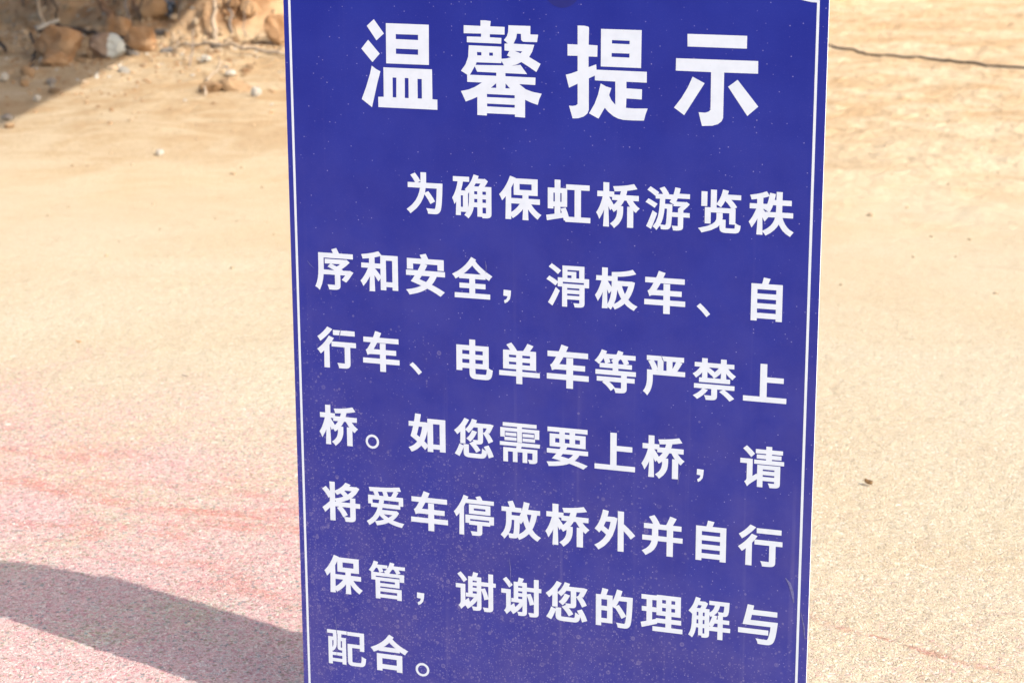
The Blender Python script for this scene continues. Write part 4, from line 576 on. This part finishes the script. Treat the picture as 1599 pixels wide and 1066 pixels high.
# scuffs scratched into the vinyl
M_scuff = simple('scuffed_vinyl', (0.12, 0.12, 0.27), 0.7, 0.3, 200, 0.0)
for pts, w in (([(9.52, 7.35), (9.60, 7.45), (9.66, 7.62), (9.70, 7.85)], 0.030), ([(3.27, 1.30), (3.29, 1.42), (3.28, 1.55)], 0.010),
               ([(0.10, 2.95), (0.07, 3.05), (0.05, 3.20)], 0.012), ([(6.92, 2.95), (6.95, 3.05), (7.03, 3.17)], 0.010),
               ([(-0.62, 1.55), (-0.55, 1.64), (-0.47, 1.70)], 0.009), ([(7.35, 5.35), (7.31, 5.50), (7.30, 5.62)], 0.009),
               ([(1.95, -4.05), (1.97, -3.93)], 0.014), ([(3.75, 7.6), (3.78, 7.85), (3.77, 8.2)], 0.008),
               ([(9.85, 8.05), (9.92, 8.35), (9.94, 8.6)], 0.014), ([(-0.2, 9.4), (-0.17, 9.9), (-0.19, 10.3)], 0.010)):
    V = []; n = len(pts)
    for i, (u, v_) in enumerate(pts):
        ww = w*(0.35 if i in (0, n-1) else 1.0)
        V += [(sx(u-ww), -0.0003, sz(v_)), (sx(u+ww), -0.0003, sz(v_))]
    mesh_obj('scratch', V, [(2*i, 2*i+1, 2*i+3, 2*i+2) for i in range(n-1)], M_scuff, board)

# steel carrying frame behind the panel
fx = 0.36
for s in (-1, 1):
    cx = (L_+R_)/2 + s*fx
    box('upright', (cx-0.0125, TH+0.0005, 0.03), (cx+0.0125, TH+0.0255, T_-0.10), M_steel, board, 0.002)
    box('foot', (cx-0.02, -0.10, 0.0), (cx+0.02, 0.16, 0.011), M_steel, board, 0.002)
    box('foot_socket', (cx-0.016, TH+0.0005, 0.0115), (cx+0.016, TH+0.0295, 0.0295), M_steel, board)
for zz in (0.10, T_-0.16):
    box('crossbar', ((L_+R_)/2-fx+0.013, TH+0.0005, zz), ((L_+R_)/2+fx-0.013, TH+0.0205, zz+0.02), M_steel, board, 0.002)

# ------------------------------------------------------------------ unseen overhead slab, added to cast the shade at upper left
ZD = 3.3
# added slab stands above eye level, its edge places the shade line
kx, ky = math.cos(SUN_AZ)/math.tan(SUN_EL), -math.sin(SUN_AZ)/math.tan(SUN_EL)
E0 = Vector((-4.39+ZD*kx, 5.45+ZD*ky)); dirE = Vector((-0.287, 1.0)).normalized(); nrm = Vector((-dirE.y, dirE.x))
def slab_point(s, w): return E0 + dirE*s + nrm*w
shade_caster = empty('unseen_shade_caster', (E0.x, E0.y, 0))
tag(shade_caster, 'unseen grey concrete slab added overhead to cast shade on the left of the bank', 'shade_caster')
def slab(name, s0, s1, w0, w1, z0, z1, mat):
    c = [slab_point(s0, w0), slab_point(s1, w0), slab_point(s1, w1), slab_point(s0, w1)]
    V = [(p.x-E0.x, p.y-E0.y, z) for z in (z0, z1) for p in c]
    return mesh_obj(name, V, [(0,3,2,1),(4,5,6,7),(0,1,5,4),(1,2,6,5),(2,3,7,6),(3,0,4,7)], mat, shade_caster)
slab('deck', -0.5, 9.6, 0.0, 5.5, ZD, ZD+0.30, M_concrete)
for s0 in (-0.3, 8.8):
    slab('slab_leg', s0, s0+0.5, 4.9, 5.4, 0.0, ZD, M_concrete)
    slab('slab_beam', s0-0.05, s0+0.55, 0.4, 5.45, ZD-0.35, ZD-0.002, M_concrete)
for k in range(7):
    slab('slab_rail_post', -0.4+1.6*k, -0.36+1.6*k, 5.40, 5.44, ZD+0.302, ZD+1.20, M_steel)
slab('slab_rail', -0.45, 9.5, 5.39, 5.45, ZD+1.203, ZD+1.25, M_steel)

# ------------------------------------------------------------------ stones
import bmesh
def rock_mesh(name, seed, dims, mat, sub=3, cuts=11):
    rnd = random.Random(seed)
    bm = bmesh.new(); bmesh.ops.create_icosphere(bm, subdivisions=sub, radius=1)
    pl = []; dims = tuple(dims)
    for k in range(cuts):
        v = Vector((rnd.gauss(0, 1), rnd.gauss(0, 1), rnd.gauss(0, 1))).normalized(); pl.append((v, rnd.uniform(0.62, 0.92)))
    for v in bm.verts:
        p = v.co.copy(); k = 1.0
        for nrm_, d in pl:
            q = p.dot(nrm_)
            if q > d: k = min(k, d/q)
        p *= k
        j = 1+0.035*math.sin(p.x*17+p.z*13+seed)+0.05*math.sin(p.x*7+seed)+0.04*math.sin(p.y*9+seed*2)+0.03*math.sin(p.z*11+p.x*5)
        v.co = Vector((p.x*dims[0], p.y*dims[1], p.z*dims[2]))*j
    me = bpy.data.meshes.new(name); bm.to_mesh(me); bm.free(); me.materials.append(mat)
    return me
def stone(name, x, y, dims, mat, label, seed, sink=0.25, rot=None, sub=3, group=None, cat='stone'):
    dims = tuple(d*(1.2 if max(dims) > 0.05 else 1.1) for d in dims)
    me = rock_mesh(name, seed, dims, mat, sub)
    o = link(bpy.data.objects.new(name, me))
    o.location = (x, y, H(x, y)+dims[2]*(1-2*sink))
    rnd = random.Random(seed+5)
    o.rotation_euler = rot or (rnd.uniform(-.3, .3), rnd.uniform(-.3, .3), rnd.uniform(0, 6.28))
    return tag(o, label, cat, group)

stone('stone', -5.10, 7.72, (0.092, 0.07, 0.068), M_rock_two, 'two toned stone, brown left half and white right half, in the shade', 3, 0.08, (0.1, 0.1, 0.32))
stone('boulder', -5.36, 7.62, (0.135, 0.11, 0.10), M_rock_orange, 'rounded orange brown boulder under the white stick, left of the two toned stone', 11, 0.18, (0.1, 0.0, 0.3))
stone('boulder', -5.19, 7.30, (0.085, 0.07, 0.045), M_rock_orange, 'low flat orange stone in front of the rounded boulder', 13, 0.25, (0.0, 0.1, 0.6))
stone('stone', -5.42, 8.42, (0.085, 0.07, 0.070), M_rock_orange, 'orange tan stone behind and right of the two toned stone', 17, 0.12)
stone('stone', -5.06, 8.02, (0.095, 0.07, 0.070), M_rock_orange, 'wedge shaped orange stone at the edge of the shade, right of the two toned stone', 23, 0.12, (0.1, -0.1, 0.2))
stone('stone', -5.39, 8.80, (0.085, 0.08, 0.085), M_rock_tan, 'upright tan stone lodged in the bank below the blue plastic scrap', 29, 0.15)
stone('stone', -5.10, 6.85, (0.042, 0.035, 0.036), M_rock_tan, 'small pale tan cube like stone in front of the low flat orange stone', 31, 0.1)
stone('stone', -5.17, 6.74, (0.028, 0.024, 0.024), M_rock_pale, 'little pale stone in the cluster near the left edge of the picture', 37, 0.1)
stone('stone', -4.98, 6.62, (0.026, 0.022, 0.020), M_rock_tan, 'little tan stone in the cluster near the left edge of the picture', 41, 0.1)
stone('stone', -4.88, 6.72, (0.030, 0.024, 0.018), M_rock_grey, 'little flat grey stone right of the shaded cluster', 43, 0.1)
stone('pebble', -4.63, 6.17, (0.024, 0.020, 0.018), M_rock_pale, 'round white pebble alone in the shaded dirt', 47, 0.1)
stone('pebble', -4.46, 5.62, (0.026, 0.020, 0.017), M_rock_grey, 'grey white pebble right at the lower end of the shadow edge', 53, 0.1)
stone('boulder', -4.40, 8.55, (0.105, 0.085, 0.085), M_rock_orange, 'sunlit orange boulder casting a dark shadow beside the board edge', 59, 0.12, (0.3, 0.5, 0.4))
stone('boulder', -4.60, 8.98, (0.090, 0.075, 0.060), M_rock_pale, 'pale sunlit stone high on the bank beside the board', 61, 0.12)
stone('stone', -4.72, 8.80, (0.060, 0.05, 0.045), M_rock_tan, 'tan sunlit stone left of the pale one on the bank', 63, 0.12)
stone('pebble', -4.46, 7.68, (0.032, 0.026, 0.022), M_rock_pale, 'white sunlit pebble beside a short dry stalk', 67, 0.1)
stone('pebble', -4.10, 7.25, (0.034, 0.028, 0.020), M_rock_pale, 'white sunlit pebble close to the left edge of the board, farther one', 71, 0.1)
stone('pebble', -3.60, 6.52, (0.034, 0.028, 0.024), M_rock_pale, 'rounded cream pebble nearest to the left edge of the board', 73, 0.1)
stone('earth_clod', -3.80, 6.72, (0.085, 0.06, 0.035), M_clod, 'broken mound of dried earth left of the cream pebble', 79, 0.25, cat='clod')
stone('earth_clod', -3.92, 6.66, (0.055, 0.05, 0.030), M_clod, 'smaller dried earth clod left of the broken mound', 83, 0.2, cat='clod')
stone('pebble', -3.30, 4.95, (0.020, 0.016, 0.014), M_rock_pale, 'lone pale chip of stone on the sunlit dirt left of the board', 89, 0.1)
stone('earth_clod', -4.32, 5.42, (0.024, 0.02, 0.014), M_clod, 'tiny orange clod just right of the lower end of the shadow edge', 97, 0.1, cat='clod')

# anonymous loose stones: individuals sharing a few meshes
protos = [rock_mesh('loose_stone', 200+i, (1.0, 0.82, 0.62), m, 2, 9) for i, m in enumerate((M_rock_tan, M_clod, M_rock_tan, M_clod, M_rock_grey, M_rock_pale, M_rock_orange))]
LANDMARKS = [(-5.10, 7.72, 'the two toned stone'), (-5.36, 7.62, 'the rounded orange boulder'), (-5.06, 8.02, 'the wedge shaped stone'),
             (-4.40, 8.55, 'the sunlit orange boulder'), (-3.80, 6.72, 'the broken earth mound'), (-4.46, 7.68, 'the short grey stalk'),
             (-5.39, 8.80, 'the upright tan stone'), (-4.60, 8.98, 'the pale stone on the bank'), (-5.10, 6.85, 'the small tan cube stone'),
             (-4.10, 7.25, 'the far white pebble'), (-5.78, 8.15, 'the white stick'), (-4.86, 8.70, 'the thick pale stem')]
rnd = random.Random(5)
cnt = 0
while cnt < 110:
    x = rnd.uniform(-7.2, -2.9); y = rnd.uniform(6.1, 10.6)
    if x > -2.55-(y-4.3)*0.461 or x < -4.5-(y-5.8)*0.63: continue
    fy = float(foot_y(np.array([x]))[0])
    if rnd.random() > math.exp(-abs(y-fy+0.2)/0.9): continue
    r = rnd.choice((0.018, 0.022, 0.026, 0.030, 0.038, 0.05)) * rnd.uniform(0.8, 1.15)
    o = link(bpy.data.objects.new('loose_stone', protos[pi_ := rnd.randrange(len(protos))]))
    o.scale = (r, r*rnd.uniform(.8, 1.1), r*rnd.uniform(.7, 1.1)); o.location = (x, y, H(x, y)+r*0.15)
    o.rotation_euler = (rnd.uniform(-.5, .5), rnd.uniform(-.5, .5), rnd.uniform(0, 6.28))
    hue = ('tan', 'earthy brown', 'tan', 'earthy brown', 'grey', 'pale', 'orange')[pi_]
    size = 'fist sized' if r > 0.036 else ('small' if r > 0.024 else 'tiny')
    light = 'shaded' if x < -4.39-(y-5.45)*0.287 else 'sunlit'
    lx, ly, ln = min(LANDMARKS, key=lambda q: (q[0]-x)**2+(q[1]-y)**2)
    rel = ('right of' if x > lx else 'left of') if abs(x-lx) > abs(y-ly) else ('behind' if y > ly else 'in front of')
    tag(o, '%s %s loose stone, %s, %s %s' % (size, hue, light, rel, ln), 'stone', 'small loose stones along the foot of the bank')
    cnt += 1

# gravel nobody could count
def scatter_mesh(name, items, mat, label):
    base = bmesh.new(); bmesh.ops.create_icosphere(base, subdivisions=1, radius=1)
    bv = np.array([v.co[:] for v in base.verts]); bf = np.array([[v.index for v in f.verts] for f in base.faces]); base.free()
    Vs = []; Fs = []
    rs = np.random.RandomState(3)
    for i, (x, y, r) in enumerate(items):
        j = bv*(1+rs.uniform(-.3, .3, (len(bv), 1)))*np.array([r, r*rs.uniform(.6, 1), r*rs.uniform(.5, .9)])
        a = rs.uniform(0, 6.28); c_, s_ = math.cos(a), math.sin(a)
        j = np.stack([j[:, 0]*c_-j[:, 1]*s_, j[:, 0]*s_+j[:, 1]*c_, j[:, 2]], 1)+np.array([x, y, H(x, y)+r*0.2])
        Vs.append(j); Fs.append(bf+i*len(bv))
    o = mesh_obj(name, np.vstack(Vs).tolist(), np.vstack(Fs).tolist(), mat)
    return tag(o, label, 'gravel', kind='stuff')
def spots(nn, fn, seed):
    rs = random.Random(seed); out = []
    while len(out) < nn:
        p = fn(rs)
        if p: out.append(p)
    return out
def f_bank(rs):
    x = rs.uniform(-7.5, -2.6); y = rs.uniform(5.2, 11)
    fy = float(foot_y(np.array([x]))[0])
    if rs.random() > math.exp(-abs(y-fy+0.3)/1.1): return None
    return (x, y, rs.uniform(0.004, 0.016))
def f_field(rs):
    y = rs.uniform(3.0, 12.5); x = rs.uniform(-1.2-0.52*y, 0.9-0.02*y)
    return (x, y, rs.uniform(0.003, 0.009) * (1 if rs.random() < .93 else 1.8))
scatter_mesh('gravel', spots(2600, f_bank, 1), M_rock_tan, 'fine tan gravel and crumbs of earth along the foot of the bank')
def f_rub(rs):
    x = rs.uniform(-7.6, -2.9); y = rs.uniform(6.6, 10.6)
    fy = float(foot_y(np.array([x]))[0])
    if rs.random() > math.exp(-abs(y-fy-0.1)/0.6): return None
    return (x, y, 0.014+0.03*rs.random()**2.5)
scatter_mesh('rubble', spots(700, f_rub, 9), M_crumb, 'crumbly lumps of dry earth broken out of the bank')
scatter_mesh('gravel', spots(420, f_bank, 2), M_rock_pale, 'pale chips of gravel mixed in along the foot of the bank')
scatter_mesh('gravel', spots(380, f_field, 3), M_crumb, 'crumbs of dried earth scattered over the sandy ground behind the board')

# ------------------------------------------------------------------ roots, stems and twigs on the bank
def stem(name, pts, r0, r1, mat, label, cat, wob=0.012, seed=1, group=None):
    rs = random.Random(seed)
    P = []
    for i in range(len(pts)-1):
        a = Vector(pts[i]); b = Vector(pts[i+1])
        for k in range(5):
            q = a.lerp(b, k/5)
            P.append(q+Vector((rs.uniform(-wob, wob), rs.uniform(-wob, wob)*.5, rs.uniform(-wob, wob))) if (i or k) else q)
    P.append(Vector(pts[-1]))
    n = len(P); rad = [r0+(r1-r0)*i/(n-1) for i in range(n)]
    o0 = P[0]; V, F = tube([p-o0 for p in P], [max(.001, r*rs.uniform(.85, 1.15)) for r in rad], 7)
    o = mesh_obj(name, V, F, mat, None, True); o.location = o0
    return tag(o, label, cat, group)
def on(x, y, dz=0.0): return (x, y, H(x, y)+dz)
stem('dry_root', [on(-6.06, 8.66, -.01), (-6.14, 8.70, 0.22), (-6.30, 8.85, 0.55), (-6.42, 9.0, 0.95)], 0.014, 0.009, M_twig_pale, 'pale upright stem hanging down the shaded bank above the orange boulder', 'root', .012, 1)
stem('dry_root', [on(-5.44, 8.62, -.01), (-5.50, 8.66, 0.25), (-5.57, 8.75, 0.60), (-5.62, 8.9, 0.95)], 0.012, 0.009, M_twig_grey, 'thin grey straight stem standing left of the blue plastic scrap', 'root', .008, 2)
stem('dry_root', [on(-4.86, 8.60, -.01), (-4.90, 8.66, 0.24), (-4.85, 8.72, 0.50), (-4.92, 8.85, 0.90)], 0.017, 0.012, M_twig_pale, 'thick pale sunlit stem on the bank left of the board', 'root', .015, 3)
stem('dry_root', [on(-4.80, 8.70, -.01), (-4.83, 8.74, 0.28), (-4.78, 8.80, 0.55), (-4.80, 8.9, 0.85)], 0.010, 0.007, M_twig_grey, 'thin grey stem right of the thick pale sunlit one', 'root', .012, 4)
stem('dry_branch', [(-6.60, 8.75, 0.60), on(-6.62, 8.70, .16), on(-6.25, 8.30, .05), on(-5.70, 7.60, .03)], 0.018, 0.011, M_twig_dark, 'dark bent branch in the upper left corner of the picture', 'branch', .015, 5)
stem('dry_branch', [on(-5.99, 8.45, .05), on(-5.75, 8.30, .09), on(-5.40, 8.20, .07), on(-5.10, 8.05, .03)], 0.020, 0.012, M_twig_dark, 'dark fallen branch behind the boulder and the two toned stone', 'branch', .02, 6)
stem('dry_branch', [on(-5.90, 8.20, .05), on(-5.62, 7.85, .05), on(-5.45, 7.50, .02), on(-5.30, 7.20, .0)], 0.011, 0.006, M_twig_dark, 'thin dark twig left of the rounded orange boulder', 'branch', .02, 7)
stem('dry_root', [on(-5.66, 8.78, -.02), (-5.76, 8.86, .22), (-5.90, 8.98, .45), (-6.05, 9.2, .80)], 0.024, 0.020, M_root, 'thick brown root slanting up the shaded bank', 'root', .02, 8)
stem('dry_root', [on(-5.34, 8.72, -.02), (-5.50, 8.82, .20), (-5.66, 8.95, .42), (-5.75, 9.1, .75)], 0.018, 0.015, M_root, 'brown root slanting down towards the upright tan stone', 'root', .02, 9)
stem('white_stick', [on(-5.80, 8.10, .10), on(-5.70, 8.20, .15)], 0.015, 0.012, M_rock_pale, 'short white stick lying above the orange boulder', 'stick', .003, 10)
stem('dry_stalk', [on(-4.50, 7.55, 0), on(-4.53, 7.66, .08), on(-4.62, 7.85, .16)], 0.005, 0.003, M_twig_grey, 'short grey stalk on the sunlit dirt by the white pebble', 'stalk', .006, 11)
stem('dry_stalk', [on(-3.86, 6.48, 0), on(-3.98, 6.75, .05), on(-4.02, 7.0, .09), on(-4.20, 7.3, .10)], 0.007, 0.003, M_twig_pale, 'thin pale forked stalk left of the broken earth mound', 'stalk', .012, 12)
stem('dry_stalk', [on(-4.05, 7.9, .02), on(-4.45, 8.0, .05), on(-4.85, 8.15, .03), on(-5.0, 8.3, .02)], 0.012, 0.006, M_twig_pale, 'pale root lying across the sunlit dirt below the thick stem', 'stalk', .015, 13)
rs = random.Random(21)
ORD = ('first', 'second', 'third', 'fourth', 'fifth', 'sixth', 'seventh', 'eighth', 'ninth', 'tenth', 'eleventh', 'twelfth')
for k in range(12):
    x = -6.75+0.2*k+rs.uniform(-.07, .07); y0 = float(foot_y(np.array([x]))[0])+rs.uniform(0.0, 0.5)
    h0 = H(x, y0); top = rs.uniform(0.3, 0.8)
    dx = rs.uniform(-.25, .2)
    stem('dead_weed', [(x, y0, h0-.02), (x+dx*.4+rs.uniform(-.05, .05), y0+.05, h0+top*.4), (x+dx, y0+.2, h0+top)], rs.uniform(.004, .009), .003,
         rs.choice((M_twig_grey, M_twig_dark, M_root)), 'thin dead weed stalk on the bank, '+ORD[k]+' from the left', 'weed', .02, 100+k, 'thin dead weeds tangled on the bank')

# crumpled blue plastic scrap on the bank
bm = bmesh.new(); bmesh.ops.create_grid(bm, x_segments=14, y_segments=10, size=1)
for v in bm.verts:
    x, y = v.co.x, v.co.y
    v.co = Vector((x*0.10*(1-.25*abs(y)), y*0.055*(1+.2*math.sin(x*4)), 0.03*math.sin(x*7+y*3)+0.022*math.sin(y*9-x*4)+0.03*(x*x)))
me = bpy.data.meshes.new('plastic_scrap'); bm.to_mesh(me); bm.free(); me.materials.append(M_rag); me.shade_smooth()
o = link(bpy.data.objects.new('plastic_scrap', me)); o.location = (-5.34, 8.86, H(-5.34, 8.86)+0.045); o.rotation_euler = (0.75, 0.2, -0.5)
md = o.modifiers.new('thickness', 'SOLIDIFY'); md.thickness = 0.002
tag(o, 'crumpled faded blue plastic scrap caught in the shaded bank', 'plastic scrap')

# cable lying on the sand, right of the board
cp = [(-2.4, 9.95), (-2.0, 9.88), (-1.70, 9.77), (-1.40, 9.56), (-1.255, 9.47), (-1.10, 9.27), (-1.0, 9.12), (-0.82, 9.04), (-0.627, 8.99), (-0.46, 8.90), (-0.319, 8.77), (-0.18, 8.71), (-0.05, 8.67), (0.27, 8.54), (0.8, 8.35), (1.6, 8.2)]
P = []
for i in range(len(cp)-1):
    for k in range(4):
        a = k/4; x = cp[i][0]*(1-a)+cp[i+1][0]*a; y = cp[i][1]*(1-a)+cp[i+1][1]*a
        P.append(Vector((x, y, H(x, y)+0.007)))
V, F = tube(P, 0.0062, 8)
tag(mesh_obj('cable', V, F, M_rubber, None, True), 'thin black cable lying across the sandy ground right of the board', 'cable')

# dry leaves
def leaf(x, y, L, W, rz, mat, label, curl):
    V = []; F = []
    n = 7
    for i in range(n):
        t_ = i/(n-1); w = W*math.sin(math.pi*min(1, t_*0.93+0.05))**0.8
        for s in (-1, -0.5, 0, 0.5, 1):
            V.append((L*(t_-.5), w*s*.5, curl*(abs(s)**1.5)*W+curl*L*.5*(t_-.5)**2*2))
    for i in range(n-1):
        for k in range(4): F.append((i*5+k, (i+1)*5+k, (i+1)*5+k+1, i*5+k+1))
    o = mesh_obj('dry_leaf', V, F, mat, None, True); o.location = (x, y, H(x, y)+0.003); o.rotation_euler = (0.25, 0.1, rz)
    md = o.modifiers.new('thickness', 'SOLIDIFY'); md.thickness = 0.0006
    return tag(o, label, 'leaf')
leaf(0.263, 1.466, 0.019, 0.011, -0.35, M_leaf, 'curled dark brown leaf bit on the pale ground right of the board', 0.7)
leaf(-2.00, 2.039, 0.015, 0.006, 0.1, M_leaf2, 'tiny orange leaf scrap on the sunny ground far left of the board', 0.4)
leaf(-1.55, 1.80, 0.018, 0.004, -0.1, M_twig_grey, 'slim grey leaf sliver on the pinkish ground left of the board', 0.3)
